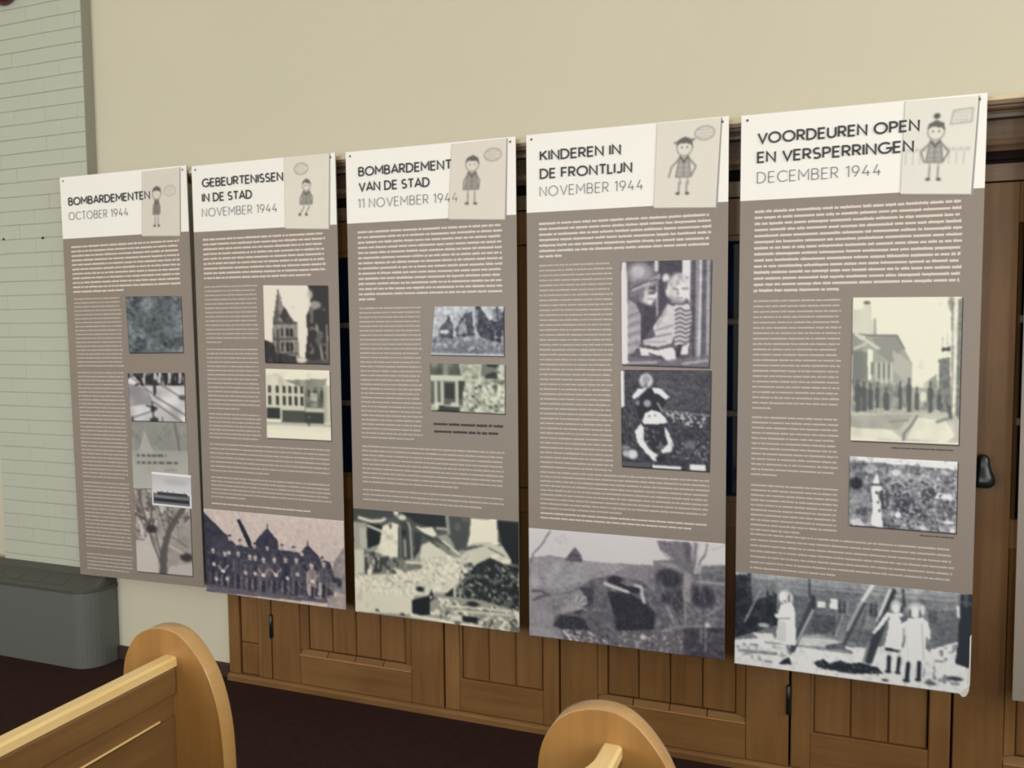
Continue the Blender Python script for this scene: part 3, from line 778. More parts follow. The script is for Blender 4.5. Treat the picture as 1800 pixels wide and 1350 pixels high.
def pic_soldiers():
    c = Cv(176, 112, .86, 10); m = Mp(c, [(30, 52), (1722, 205), (1752, 1270), (62, 1040)])
    m.n(7, 4, .015).p(.2, 30, 95, 330, 390, 340, 560, 62, 980).b(8, 8, .2, .28, 30, 95, 330, 390, 300, 900, 62, 900, al=.5)
    m.p(.08, 432, 190, 470, 182, 600, 430, 615, 520, 570, 500).p(.2, 800, 290, 690, 400, 650, 470, 640, 640, 950, 640, 925, 440).l(.22, 14, 800, 250, 802, 310).p(.2, 1287, 490, 1200, 580, 1200, 640, 1430, 660, 1410, 610).l(.22, 12, 1287, 450, 1288, 510)
    m.p(.6, 1740, 500, 1640, 640, 1600, 700, 1580, 1000, 1752, 1100).n(26, 20, .05, 1740, 500, 1600, 700, 1580, 1270, 1752, 1270)
    m.p(.26, 90, 560, 260, 470, 400, 470, 480, 520, 640, 500, 900, 540, 1100, 560, 1250, 600, 1420, 640, 1560, 700, 1620, 900, 1600, 1130, 1000, 1080, 400, 1010, 80, 960)
    m.n(90, 50, .07, 90, 560, 400, 470, 900, 540, 1560, 700, 1700, 1200, 80, 960).b(44, 22, .4, .42, 90, 620, 1560, 740, 1600, 1100, 90, 950, al=.5).b(60, 30, .5, .14, 90, 600, 1560, 740, 1600, 1100, 90, 950, al=.6)
    back = [(345, 405), (470, 460), (645, 500), (800, 525), (975, 520), (1118, 545), (1462, 670)]
    for x, y in back: m.p(.24, x - 50, y + 45, x - 20, y + 30, x + 20, y + 30, x + 55, y + 50, x + 50, y + 160, x - 50, y + 160).e(.74, x, y, 20, 34).p(.18, x - 30, y - 20, x, y - 46, x + 32, y - 22)
    front = [(148, 550), (290, 590), (450, 590), (590, 630), (655, 640), (755, 665), (885, 665), (1020, 665), (1150, 672), (1335, 740), (1480, 720)]
    for k, (x, y) in enumerate(front):
        tone = [.2, .24, .3, .28, .26, .36, .3, .2, .34, .58, .36][k]
        m.p(tone, x - 62, y + 70, x - 20, y + 38, x + 20, y + 38, x + 62, y + 70, x + 60, y + 260, x - 60, y + 250)
        m.l(tone + .16, 14, x - 52, y + 90, x - 58, y + 200).l(tone - .12, 12, x + 8, y + 60, x + 4, y + 220)
        m.e(.86, x, y, 22, 38).p(.3, x - 26, y - 18, x, y - 42, x + 28, y - 20).l(.2, 10, x - 12, y + 12, x + 14, y + 12, al=.5)
        m.l(.62, 16, x - 34, y + 255, x - 38, y + 400, al=.7).l(.14, 26, x + 2, y + 250, x, y + 400, al=.8).l(.55, 16, x + 38, y + 255, x + 40, y + 400, al=.6)
    for x, y in ((270, 800), (755, 850), (905, 850), (1350, 925)): m.l(.7, 20, x - 60, y - 70, x, y, x + 60, y - 70, al=.85).e(.95, x, y, 26, 20)
    for x, y in ((160, 715), (190, 890), (320, 890), (540, 820), (655, 830), (1045, 885), (1165, 840), (1215, 600), (340, 580)): m.e(.82, x, y, 24, 24)
    m.p(.72, 1280, 940, 1330, 960, 1330, 1100, 1285, 1070).p(.76, 1415, 940, 1460, 940, 1455, 1110, 1415, 1090).e(.2, 1335, 1120, 40, 16).l(.2, 34, 120, 930, 120, 760, al=.5)
    m.e(.2, 1640, 940, 60, 60).b(24, 20, .5, .6, 1560, 800, 1752, 800, 1752, 1270, 1540, 1200, al=.6).p(.32, 80, 930, 400, 1000, 1000, 1080, 1520, 1130, 1560, 1190, 62, 1040, al=.85).p(.66, 1540, 1090, 1752, 1100, 1752, 1270, 1520, 1235, al=.8).n(60, 40, .03); return c.blur()


def pic_rubble():
    c = Cv(200, 128, .6, 13); m = Mp(c, [(18, 65), (1742, 160), (1752, 1318), (28, 1108)])
    m.p(.32, 18, 65, 1742, 160, 1742, 500, 18, 400).p(.25, 18, 65, 430, 90, 430, 150, 90, 160, 18, 190).p(.14, 500, 85, 980, 110, 980, 240, 780, 240, 600, 180)
    m.p(.62, 18, 200, 155, 215, 160, 480, 30, 480).p(.72, 80, 260, 150, 260, 155, 460, 90, 470).p(.1, 165, 210, 330, 240, 290, 420, 165, 470).l(.86, 30, 80, 160, 200, 195, 300, 190, 340, 170).l(.8, 26, 170, 240, 300, 290)
    m.p(.88, 320, 240, 400, 200, 480, 220, 470, 550, 300, 560, 240, 500, 290, 400).e(.3, 400, 240, 16, 30).n(40, 24, .06, 300, 200, 480, 210, 470, 560, 220, 540).p(.82, 420, 60, 490, 70, 475, 140, 440, 130).e(.85, 520, 150, 45, 26)
    m.p(.24, 480, 200, 600, 190, 650, 560, 480, 580).l(.62, 24, 545, 380, 550, 540).l(.7, 20, 580, 200, 600, 250, 620, 580).l(.5, 14, 500, 230, 505, 560).e(.1, 535, 300, 22, 30)
    m.l(.3, 40, 590, 170, 720, 300).p(.2, 640, 290, 720, 300, 700, 480, 640, 560).p(.9, 640, 230, 720, 250, 830, 240, 880, 320, 840, 340, 740, 300).p(.62, 870, 330, 980, 310, 1080, 440, 1000, 440).l(.2, 22, 740, 320, 840, 370, 1000, 450).p(.5, 830, 370, 960, 420, 1060, 520, 1000, 520).l(.9, 18, 940, 380, 1110, 510).l(.75, 20, 880, 250, 980, 260)
    m.p(.84, 720, 420, 800, 390, 1000, 520, 1100, 560, 1050, 760, 700, 720, 700, 560)
    m.p(.28, 1010, 130, 1220, 145, 1190, 400, 1100, 490, 1040, 400).l(.6, 30, 980, 110, 1000, 300).b(20, 10, .3, .45, 1010, 130, 1220, 145, 1190, 400, 1050, 400, al=.5)
    m.p(.95, 1230, 140, 1505, 150, 1520, 380, 1560, 400, 1250, 420, 1190, 440, 1225, 300).l(.4, 12, 1190, 440, 1260, 400, 1450, 390, al=.6).n(14, 9, .03, 1230, 140, 1505, 150, 1520, 380, 1200, 420)
    m.p(.07, 1515, 165, 1742, 175, 1752, 760, 1650, 560, 1560, 400).p(.8, 1200, 470, 1440, 400, 1570, 420, 1660, 560, 1520, 580, 1400, 600, 1250, 660, 1150, 780, 1000, 760, 1080, 560).l(.3, 14, 1420, 440, 1580, 520, al=.8).p(.9, 1440, 510, 1540, 500, 1520, 550, 1450, 555).p(.92, 1540, 560, 1660, 560, 1650, 600, 1560, 595)
    m.p(.8, 28, 480, 120, 480, 130, 700, 28, 740).p(.45, 130, 480, 480, 560, 720, 600, 720, 660, 400, 720, 140, 720, al=.85).b(46, 26, .2, .2, 130, 480, 480, 560, 480, 720, 130, 720, al=.8).b(46, 26, .8, .85, 130, 480, 480, 560, 480, 720, 130, 720, al=.8).l(.9, 22, 560, 600, 720, 606).e(.92, 490, 700, 34, 24).e(.9, 180, 700, 26, 30)
    for x in (150, 250, 300): m.l(.2, 26, x, 560, x - 5, 690).e(.6, x, 540, 12, 16)
    m.p(.86, 28, 740, 480, 720, 720, 660, 1100, 600, 1200, 680, 1100, 800, 1000, 900, 640, 940, 620, 1130, 28, 1108)
    m.n(90, 50, .07, 28, 720, 700, 560, 1250, 500, 1200, 700, 900, 920, 620, 950, 40, 900).b(90, 60, .9, .5, 400, 640, 1200, 560, 1150, 800, 700, 880, 300, 820, al=.6).b(50, 14, 1.2, .7, 28, 860, 620, 860, 620, 1100, 28, 1090, al=.5)
    m.p(.14, 1290, 610, 1440, 540, 1560, 600, 1742, 640, 1752, 1100, 1200, 1030, 1060, 900, 1150, 770).b(52, 34, .2, .4, 1150, 600, 1752, 600, 1752, 1100, 1060, 1000, al=.85).b(64, 44, .9, .75, 1150, 620, 1752, 620, 1752, 1120, 1060, 1000, al=.9).b(60, 40, .7, .06, 1150, 600, 1752, 600, 1752, 1100, 1060, 1000, al=.9)
    m.e(.1, 700, 872, 44, 26).p(.8, 640, 930, 760, 910, 770, 940, 640, 945).p(.09, 610, 985, 700, 960, 790, 940, 820, 870, 850, 990, 800, 1030, 810, 1160, 620, 1120).p(.1, 920, 960, 1040, 860, 1040, 960).l(.85, 16, 1065, 850, 1070, 960).l(.85, 14, 1120, 880, 1120, 950)
    m.p(.6, 800, 1000, 900, 930, 1300, 970, 1752, 1090, 1752, 1318, 1100, 1230, 640, 1150, 800, 1130).b(70, 36, .4, .92, 800, 940, 1752, 1090, 1752, 1318, 1000, 1230, 800, 1140, al=.85).b(70, 36, .8, .2, 800, 940, 1752, 1090, 1752, 1318, 1000, 1230, 800, 1140, al=.75)
    m.l(.9, 16, 980, 1040, 1340, 1062, 1660, 1090).l(.5, 12, 990, 1066, 1640, 1120).l(.92, 14, 1080, 1090, 1660, 1130).e(.12, 1250, 1020, 60, 26).p(.85, 1010, 1130, 1130, 1135, 1130, 1200, 1020, 1190).p(.08, 1140, 1140, 1300, 1155, 1310, 1220, 1150, 1205)
    m.l(.95, 30, 610, 1140, 900, 1190, 1050, 1220, 1340, 1260, al=.9).e(.25, 255, 1090, 22, 14).e(.2, 515, 1130, 24, 14).e(.35, 1090, 1215, 34, 18).p(.4, 1660, 1240, 1752, 1260, 1752, 1318, 1640, 1290); return c.blur(2)


def pic_trench():
    c = Cv(220, 136, .56, 16); m = Mp(c, [(15, 30), (1765, 182), (1762, 1222), (22, 985)])
    m.p(.93, 15, 30, 1765, 182, 1765, 420, 1100, 370, 600, 340, 15, 300).n(8, 5, .012)
    m.p(.6, 15, 300, 200, 275, 340, 300, 560, 330, 800, 360, 1100, 370, 1300, 380, 1765, 370, 1762, 1222, 22, 985).n(14, 10, .03, 15, 300, 1765, 380, 1762, 1222, 22, 985)
    m.p(.66, 15, 300, 560, 330, 900, 380, 700, 460, 480, 560, 60, 570).n(26, 14, .035, 15, 300, 900, 380, 560, 560, 22, 600).l(.72, 10, 330, 470, 520, 440, 700, 400, al=.6)
    m.p(.34, 430, 205, 380, 260, 335, 320, 400, 335, 500, 335, 480, 270).n(90, 60, .05, 430, 205, 335, 320, 500, 335).l(.4, 12, 210, 60, 130, 190, 60, 260, 40, 340).e(.75, 300, 130, 80, 50, al=.3)
    m.l(.32, 18, 55, 590, 130, 590, 190, 630).l(.35, 20, 60, 670, 200, 620).l(.4, 14, 120, 640, 380, 610, 470, 570, al=.8)
    # dark mound with the dugout mouth
    m.p(.42, 470, 560, 600, 480, 740, 470, 900, 480, 1030, 520, 1130, 600, 1300, 760, 1280, 900, 1150, 980, 560, 960, 230, 910, 260, 800, 400, 780, 560, 690)
    m.n(44, 28, .045, 230, 480, 1300, 480, 1300, 980, 230, 960).p(.26, 470, 560, 600, 560, 590, 700, 480, 790, 400, 800, 540, 690).p(.17, 720, 600, 900, 610, 1040, 690, 1150, 800, 1130, 940, 800, 950, 760, 760).p(.2, 240, 890, 300, 800, 440, 820, 520, 850, 560, 940, 300, 930)
    m.e(.4, 660, 820, 130, 70, al=.7).l(.55, 16, 520, 820, 600, 760, 720, 770, al=.8).e(.16, 790, 490, 60, 28).l(.14, 34, 740, 500, 860, 560, 960, 590).e(.15, 960, 590, 60, 26)
    m.l(.92, 24, 695, 530, 770, 560, 820, 575, 900, 605).l(.9, 22, 960, 550, 1015, 560, 1025, 600).l(.92, 22, 1020, 620, 1045, 700).l(.6, 14, 880, 540, 980, 530)
    m.p(.68, 400, 680, 450, 620, 530, 640, 540, 700, 480, 760, 320, 785, 300, 760)
    for a in range(7): m.l([.86, .45][a % 2], 9, 440, 730, 440 + 95 * math.cos(-1.5 + a * .3), 730 + 95 * math.sin(-1.5 + a * .3))
    # undergrowth and pollarded trees at the right
    m.p(.45, 1140, 420, 1765, 380, 1762, 1222, 1380, 1160, 1280, 900, 1130, 620).n(60, 40, .05, 1060, 400, 1765, 380, 1762, 1222, 1200, 1000).p(.5, 1120, 330, 1320, 320, 1400, 430, 1140, 430).l(.7, 26, 1200, 360, 1350, 390, 1420, 440, al=.7)
    m.p(.42, 1150, 150, 1440, 170, 1480, 420, 1420, 430, 1300, 320, 1180, 230, al=.85).p(.36, 1380, 160, 1450, 170, 1480, 430, 1430, 430)
    m.e(.2, 1265, 490, 110, 75).e(.22, 1240, 450, 70, 40).e(.2, 1560, 650, 105, 90).e(.22, 1340, 680, 60, 100).e(.25, 1240, 660, 40, 60).l(.75, 60, 1430, 470, 1420, 660, al=.6).l(.78, 20, 1530, 520, 1750, 540, al=.7)
    r = c.r
    for k in range(34): x = 1440 + r.normal() * 24; m.l(.3 + .25 * r.random(), 7, x, 430, x + r.uniform(-240, 60), 430 - r.uniform(150, 280), al=.5)
    m.l(.5, 24, 1500, 180, 1490, 330, 1480, 440).l(.85, 18, 1530, 180, 1520, 340, 1500, 440).l(.4, 14, 1600, 190, 1590, 270, 1540, 340, 1520, 430).l(.86, 18, 1540, 380, 1530, 440).p(.93, 1610, 190, 1765, 190, 1765, 360, 1580, 340).l(.5, 8, 1640, 240, 1765, 200, al=.6)
    for k in range(70): x = r.uniform(1080, 1750); y = r.uniform(560, 1080); m.l(r.choice([.25, .66, .75, .3]), 8, x, y, x + r.uniform(-70, 90), y - r.uniform(20, 150), al=.55)
    m.l(.72, 12, 1250, 730, 1310, 890).l(.7, 12, 1400, 600, 1410, 900).l(.7, 12, 1600, 820, 1690, 760).l(.6, 12, 1290, 920, 1560, 910).e(.92, 1605, 905, 22, 22)
    m.p(.28, 1400, 930, 1762, 930, 1762, 1222, 1400, 1170).n(70, 50, .06, 1400, 930, 1762, 930, 1762, 1222, 1400, 1170).l(.6, 14, 1550, 940, 1550, 1060).l(.62, 12, 1590, 930, 1590, 1140).l(.5, 12, 1650, 980, 1620, 1050)
    m.p(.66, 22, 900, 200, 930, 320, 1020, 22, 985).p(.4, 300, 930, 900, 960, 1280, 960, 1390, 1030, 1390, 1160, 700, 1080, 330, 1030, al=.8)
    m.b(100, 70, .3, .9, 310, 930, 620, 950, 740, 1070, 380, 1040, al=.9).b(100, 70, .7, .12, 310, 930, 740, 960, 740, 1070, 330, 1040, al=.8).b(90, 60, .5, .8, 800, 960, 1390, 1000, 1390, 1165, 800, 1100, al=.7).b(90, 60, .9, .18, 700, 960, 1390, 1000, 1390, 1165, 700, 1080, al=.7).e(.93, 1035, 1005, 26, 22).l(.93, 22, 330, 945, 400, 1030).n(110, 70, .03); return c.blur(2).noise(110, 68, .02)


def pic_mother():
    c = Cv(92, 110, .32, 14); m = Mp(c, [(25, 35), (582, 22), (565, 685), (30, 668)])
    m.n(6, 8, .03).p(.22, 270, 25, 400, 22, 400, 130, 300, 290, 260, 380, 250, 120).l(.25, 14, 255, 100, 258, 380).l(.85, 22, 242, 30, 242, 90).l(.7, 10, 245, 140, 246, 370).p(.95, 398, 22, 450, 22, 445, 300, 410, 210, 398, 130)
    m.p(.36, 450, 22, 582, 22, 565, 660, 440, 660).l(.25, 14, 470, 22, 465, 640).l(.62, 10, 492, 22, 486, 640).l(.9, 14, 513, 22, 510, 200, 500, 630, al=.9).l(.3, 12, 532, 22, 524, 640).l(.7, 14, 560, 22, 552, 640)
    m.p(.92, 28, 40, 62, 38, 72, 660, 32, 665).n(10, 70, .03, 450, 22, 582, 22, 565, 660, 440, 660)
    # stooping woman: grey scarf, lit face, dark bodice, light sleeve
    m.e(.6, 140, 110, 75, 66).e(.74, 130, 100, 40, 34).p(.45, 75, 190, 130, 150, 240, 140, 260, 180, 170, 205, 120, 250, 80, 260).p(.62, 150, 180, 262, 110, 270, 140, 180, 215).l(.3, 10, 80, 210, 160, 170, 245, 150).l(.78, 10, 100, 215, 200, 170)
    m.e(.85, 190, 255, 48, 44, al=.9).p(.93, 200, 250, 250, 225, 240, 260, 222, 275, 210, 308, 185, 295).e(.3, 215, 232, 24, 9).e(.45, 150, 240, 18, 34).l(.35, 6, 195, 270, 222, 268)
    m.p(.18, 140, 310, 240, 320, 235, 420, 150, 540, 145, 420).p(.24, 120, 285, 180, 300, 150, 420).p(.62, 70, 270, 115, 300, 145, 360, 145, 540, 100, 600, 68, 600)
    for k in range(8): m.l([.4, .8][k % 2], 9, 72, 380 + k * 28, 140, 350 + k * 30, al=.7)
    # child: pale curls, face turned down, striped sleeve
    m.e(.8, 372, 200, 66, 80).e(.93, 400, 225, 40, 50).e(.88, 300, 140, 22, 26).e(.85, 315, 215, 18, 40).e(.3, 300, 185, 10, 26).e(.85, 390, 140, 46, 26).b(30, 36, .5, .6, 300, 110, 440, 120, 430, 190, 310, 190, al=.7).l(.5, 12, 345, 205, 372, 212).l(.55, 12, 400, 205, 430, 205).e(.62, 372, 235, 10, 14).l(.55, 8, 360, 262, 400, 262).l(.6, 12, 340, 285, 400, 290)
    m.p(.82, 310, 300, 360, 320, 360, 480, 330, 540, 250, 560, 165, 545, 160, 520, 240, 500, 220, 440, 280, 360).l(.55, 10, 240, 460, 340, 430).l(.5, 10, 230, 500, 330, 480).l(.6, 9, 170, 530, 300, 530).l(.6, 10, 300, 340, 250, 430)
    m.p(.85, 345, 310, 440, 300, 458, 360, 440, 540, 350, 550, 355, 400)
    for k in range(8): m.l(.2, 11, 358, 340 + k * 27, 385, 325 + k * 28, 420, 345 + k * 27, 452, 335 + k * 26, al=.85)
    m.p(.93, 140, 560, 240, 580, 340, 560, 360, 600, 320, 640, 270, 610, 150, 610).e(.93, 325, 618, 38, 30).p(.92, 390, 560, 440, 540, 430, 605, 380, 605).l(.15, 26, 385, 555, 372, 610).l(.2, 12, 200, 600, 270, 625)
    m.p(.42, 75, 615, 280, 640, 420, 625, 565, 600, 565, 685, 75, 665, al=.8).l(.75, 10, 80, 655, 240, 650).l(.7, 12, 400, 660, 550, 640).n(50, 60, .03); return c.blur()


def pic_boys():
    c = Cv(92, 104, .2, 15); m = Mp(c, [(25, 705), (578, 700), (570, 1325), (35, 1295)])
    m.n(46, 60, .05).p(.27, 240, 705, 578, 700, 575, 960, 300, 940, al=.8).n(60, 70, .06).b(14, 40, 1.0, .38, 240, 705, 578, 700, 575, 960, 260, 940, al=.6).p(.92, 25, 712, 48, 712, 50, 930, 28, 945)
    m.p(.08, 150, 870, 200, 820, 260, 850, 300, 900, 270, 960, 140, 1010, 120, 930).e(.86, 180, 772, 42, 42).e(.62, 180, 765, 22, 24).e(.4, 178, 800, 12, 10).b(40, 46, .8, .5, 140, 735, 220, 735, 220, 810, 140, 810, al=.5)
    m.p(.9, 95, 870, 130, 825, 170, 820, 190, 812, 150, 860, 108, 890).p(.9, 215, 815, 262, 815, 322, 872, 300, 892, 262, 858, 230, 850).e(.62, 188, 912, 24, 22).e(.5, 130, 910, 14, 16).l(.6, 12, 250, 910, 280, 960)
    m.b(50, 54, .25, .78, 290, 950, 560, 975, 540, 1060, 380, 1040, 300, 1000, al=.85).l(.5, 8, 290, 955, 570, 985)
    m.p(.12, 170, 1045, 290, 1050, 320, 1130, 290, 1190, 220, 1200, 180, 1130).b(40, 46, .3, .42, 165, 1045, 300, 1050, 320, 1190, 200, 1200, al=.8)
    m.p(.95, 158, 1020, 175, 970, 215, 952, 262, 965, 300, 1005, 312, 1028, 240, 1040, 170, 1040).e(.55, 200, 990, 10, 8).e(.55, 235, 985, 9, 7).l(.08, 10, 170, 1046, 300, 1048)
    m.p(.95, 115, 1080, 150, 1035, 168, 1060, 165, 1130, 200, 1190, 262, 1230, 240, 1262, 180, 1210, 130, 1150).p(.9, 290, 1052, 315, 1080, 348, 1160, 335, 1200, 280, 1215, 270, 1195, 315, 1160, 300, 1110).e(.93, 235, 1238, 26, 20).b(30, 34, .9, .75, 120, 1070, 170, 1060, 200, 1200, 150, 1160, al=.5)
    m.e(.85, 100, 1220, 34, 28).e(.7, 60, 1215, 22, 20).e(.5, 60, 1180, 30, 14).b(50, 56, .7, .62, 320, 1120, 565, 1140, 560, 1260, 340, 1240, al=.7).e(.4, 450, 1160, 30, 24)
    m.p(.95, 218, 1280, 395, 1290, 395, 1310, 222, 1300).p(.95, 448, 1280, 548, 1282, 545, 1316, 448, 1314).e(.05, 270, 1245, 30, 20).p(.35, 35, 1262, 210, 1272, 210, 1296, 35, 1290, al=.7); return c.blur()


def pic_street():
    c = Cv(104, 140, .93, 17); m = Mp(c, [(48, 28), (652, 22), (630, 845), (30, 822)])
    m.p(.8, 50, 95, 105, 98, 108, 60, 150, 60, 155, 150, 168, 235, 45, 225).e(.3, 128, 58, 20, 9).l(.5, 10, 170, 150, 172, 230).n(8, 8, .015)
    m.p(.52, 45, 225, 130, 290, 130, 660, 40, 660).p(.6, 130, 235, 290, 235, 330, 310, 375, 390, 370, 640, 120, 640, 100, 260).p(.52, 160, 250, 290, 245, 320, 310, 270, 400, 180, 330).l(.3, 8, 50, 228, 130, 238, 292, 238, 332, 312).l(.8, 16, 60, 225, 190, 310).l(.8, 12, 60, 310, 120, 285).p(.7, 270, 320, 375, 390, 370, 520, 270, 430, al=.8)
    m.p(.95, 132, 310, 160, 320, 158, 390, 150, 480, 132, 485).l(.35, 12, 155, 390, 153, 450)
    for x in (192, 220, 246): m.l(.36, 11, x, 395, x - 2, 470)
    for x in (180, 208, 234, 262): m.l(.92, 8, x, 390, x, 520, al=.8)
    m.p(.34, 45, 320, 128, 330, 130, 500, 45, 500, al=.6).p(.82, 400, 420, 425, 350, 445, 430, al=.6).p(.55, 440, 500, 510, 450, 520, 650, 430, 650).p(.88, 380, 470, 470, 470, 460, 600, 380, 590, al=.5)
    m.p(.4, 520, 370, 580, 355, 590, 670, 520, 660).p(.9, 530, 345, 585, 328, 583, 350, 530, 358).p(.15, 535, 305, 585, 300, 585, 322, 538, 326).l(.6, 6, 543, 240, 540, 300).l(.6, 6, 568, 230, 568, 300).p(.5, 590, 60, 652, 22, 632, 800, 590, 700).p(.88, 605, 30, 628, 26, 608, 690, 592, 690).l(.4, 20, 640, 60, 622, 780).e(.4, 590, 60, 18, 40, al=.7).n(40, 60, .05, 520, 60, 652, 22, 632, 845, 520, 700)
    m.p(.45, 40, 480, 370, 520, 520, 540, 590, 520, 590, 680, 40, 670, al=.6).n(60, 30, .06, 40, 470, 590, 520, 590, 680, 40, 670)
    for x, w, t, bt in ((75, 34, 480, 660), (110, 34, 490, 655), (145, 30, 500, 650), (182, 20, 490, 640), (232, 34, 520, 655), (310, 24, 490, 650), (358, 30, 470, 660), (400, 24, 520, 650), (475, 30, 490, 670), (522, 22, 530, 650)):
        m.p(.22, x - w * .5, t + 40, x, t + 20, x + w * .5, t + 45, x + w * .4, bt, x - w * .4, bt, al=.85).e(.3, x, t + 14, w * .3, 14)
    m.e(.93, 435, 575, 18, 30, al=.8).l(.5, 14, 420, 640, 450, 640)
    m.p(.72, 32, 670, 600, 660, 640, 720, 630, 845, 30, 822).p(.55, 35, 680, 380, 672, 300, 760, 34, 745, al=.6).p(.9, 33, 745, 260, 760, 330, 815, 30, 812, al=.8).p(.93, 345, 810, 400, 690, 560, 710, 610, 790, 560, 830, al=.7).n(14, 16, .03, 32, 665, 640, 680, 630, 845, 30, 822)
    m.l(.35, 10, 402, 682, 370, 735, 330, 780, 325, 820).l(.5, 12, 250, 715, 350, 705).l(.45, 14, 510, 715, 590, 690).p(.2, 560, 600, 590, 640, 590, 700, 575, 690, al=.8).l(.95, 12, 30, 818, 630, 838); return c.blur()


def pic_town():
    c = Cv(104, 70, .5, 18); m = Mp(c, [(25, 915), (628, 942), (622, 1330), (22, 1292)])
    m.p(.92, 25, 915, 628, 942, 628, 985, 350, 965, 25, 935).n(12, 8, .05).n(36, 24, .09).p(.32, 30, 945, 130, 950, 150, 1010, 60, 1030, al=.6).e(.7, 145, 985, 40, 24, al=.7).e(.12, 65, 1062, 38, 34).p(.55, 30, 1130, 120, 1100, 145, 1130, 130, 1240, 30, 1280).p(.2, 60, 1200, 130, 1190, 130, 1240, 60, 1230, al=.7)
    m.n(52, 36, .07).e(.85, 285, 1005, 26, 18).p(.35, 340, 965, 420, 960, 420, 1000, 350, 1000, al=.7).p(.7, 345, 1010, 480, 1020, 480, 1060, 360, 1050, al=.6).l(.8, 8, 240, 1070, 300, 1050, 340, 1080)
    m.e(.22, 340, 1190, 70, 50, al=.8).e(.2, 470, 1120, 60, 30, al=.7).e(.2, 420, 1230, 50, 30, al=.6).p(.4, 520, 1150, 620, 1150, 620, 1260, 520, 1250, al=.7).p(.92, 520, 1110, 620, 1120, 600, 1150, 500, 1140).l(.2, 14, 205, 1090, 215, 1180, 200, 1240).l(.25, 12, 240, 1100, 240, 1200)
    m.p(.96, 150, 1100, 160, 1060, 175, 1020, 180, 1000, 188, 1030, 196, 1062, 214, 1098, 180, 1110, 205, 1180, 215, 1300, 150, 1290, 160, 1180).l(.15, 10, 150, 1070, 210, 1070).e(.1, 178, 1112, 5, 9).e(.15, 196, 1210, 6, 10).e(.15, 188, 1165, 5, 8)
    m.b(60, 44, .8, .85, 240, 960, 622, 985, 622, 1325, 240, 1300, al=.75).b(52, 40, .8, .14, 220, 1040, 622, 1040, 622, 1325, 220, 1300, al=.75).e(.95, 300, 1232, 18, 16).e(.9, 580, 1270, 34, 8).e(.9, 600, 1312, 16, 12).e(.85, 440, 1300, 20, 12).p(.9, 30, 1262, 90, 1250, 110, 1290, 50, 1292, al=.8); return c.blur()


PICS = dict(aerial=(pic_aerial, (56, 66, 78), (176, 182, 186), 'print of a grainy blue-grey aerial view'),
            snow=(pic_snow, (44, 42, 50), (228, 226, 228), 'print of a snowy road with dark trees'),
            feather=(pic_feather, (60, 62, 62), (224, 222, 214), 'pale print with two lines of dark lettering'),
            tree=(pic_tree, (62, 56, 60), (228, 220, 212), 'print of a leaning bare tree'),
            ship=(pic_ship, (50, 52, 66), (240, 238, 240), 'small white-bordered print of a dark low shoreline'),
            church=(pic_church, (36, 34, 38), (238, 230, 218), 'print of a damaged church with pointed roof'),
            hotel=(pic_hotel, (50, 56, 54), (242, 238, 218), 'print of a long two-storey building on a square'),
            soldiers=(pic_soldiers, (36, 40, 66), (226, 208, 200), 'wide print of a crowd in uniform before tents'),
            ruinhouse=(pic_ruinhouse, (44, 50, 66), (216, 220, 228), 'bluish print of ruined houses'),
            ruinshop=(pic_ruinshop, (48, 56, 52), (232, 234, 214), 'greenish print of a wrecked shop front'),
            rubble=(pic_rubble, (28, 38, 44), (240, 236, 216), 'wide print of a rubble heap between ruins'),
            mother=(pic_mother, (52, 48, 68), (228, 224, 228), 'print of a woman bending to a small child'),
            boys=(pic_boys, (40, 40, 54), (232, 232, 236), 'print of two people gathering among heaps'),
            trench=(pic_trench, (44, 44, 60), (216, 212, 216), 'wide print of a field dugout and bare trees'),
            street=(pic_street, (64, 72, 78), (240, 238, 220), 'tall print of a street with people and facades'),
            town=(pic_town, (40, 42, 56), (236, 236, 240), 'print of a wrecked town seen from above'),
            girls=(pic_girls, (38, 46, 58), (236, 238, 240), 'wide print of three girls in white dresses by leaning beams'))


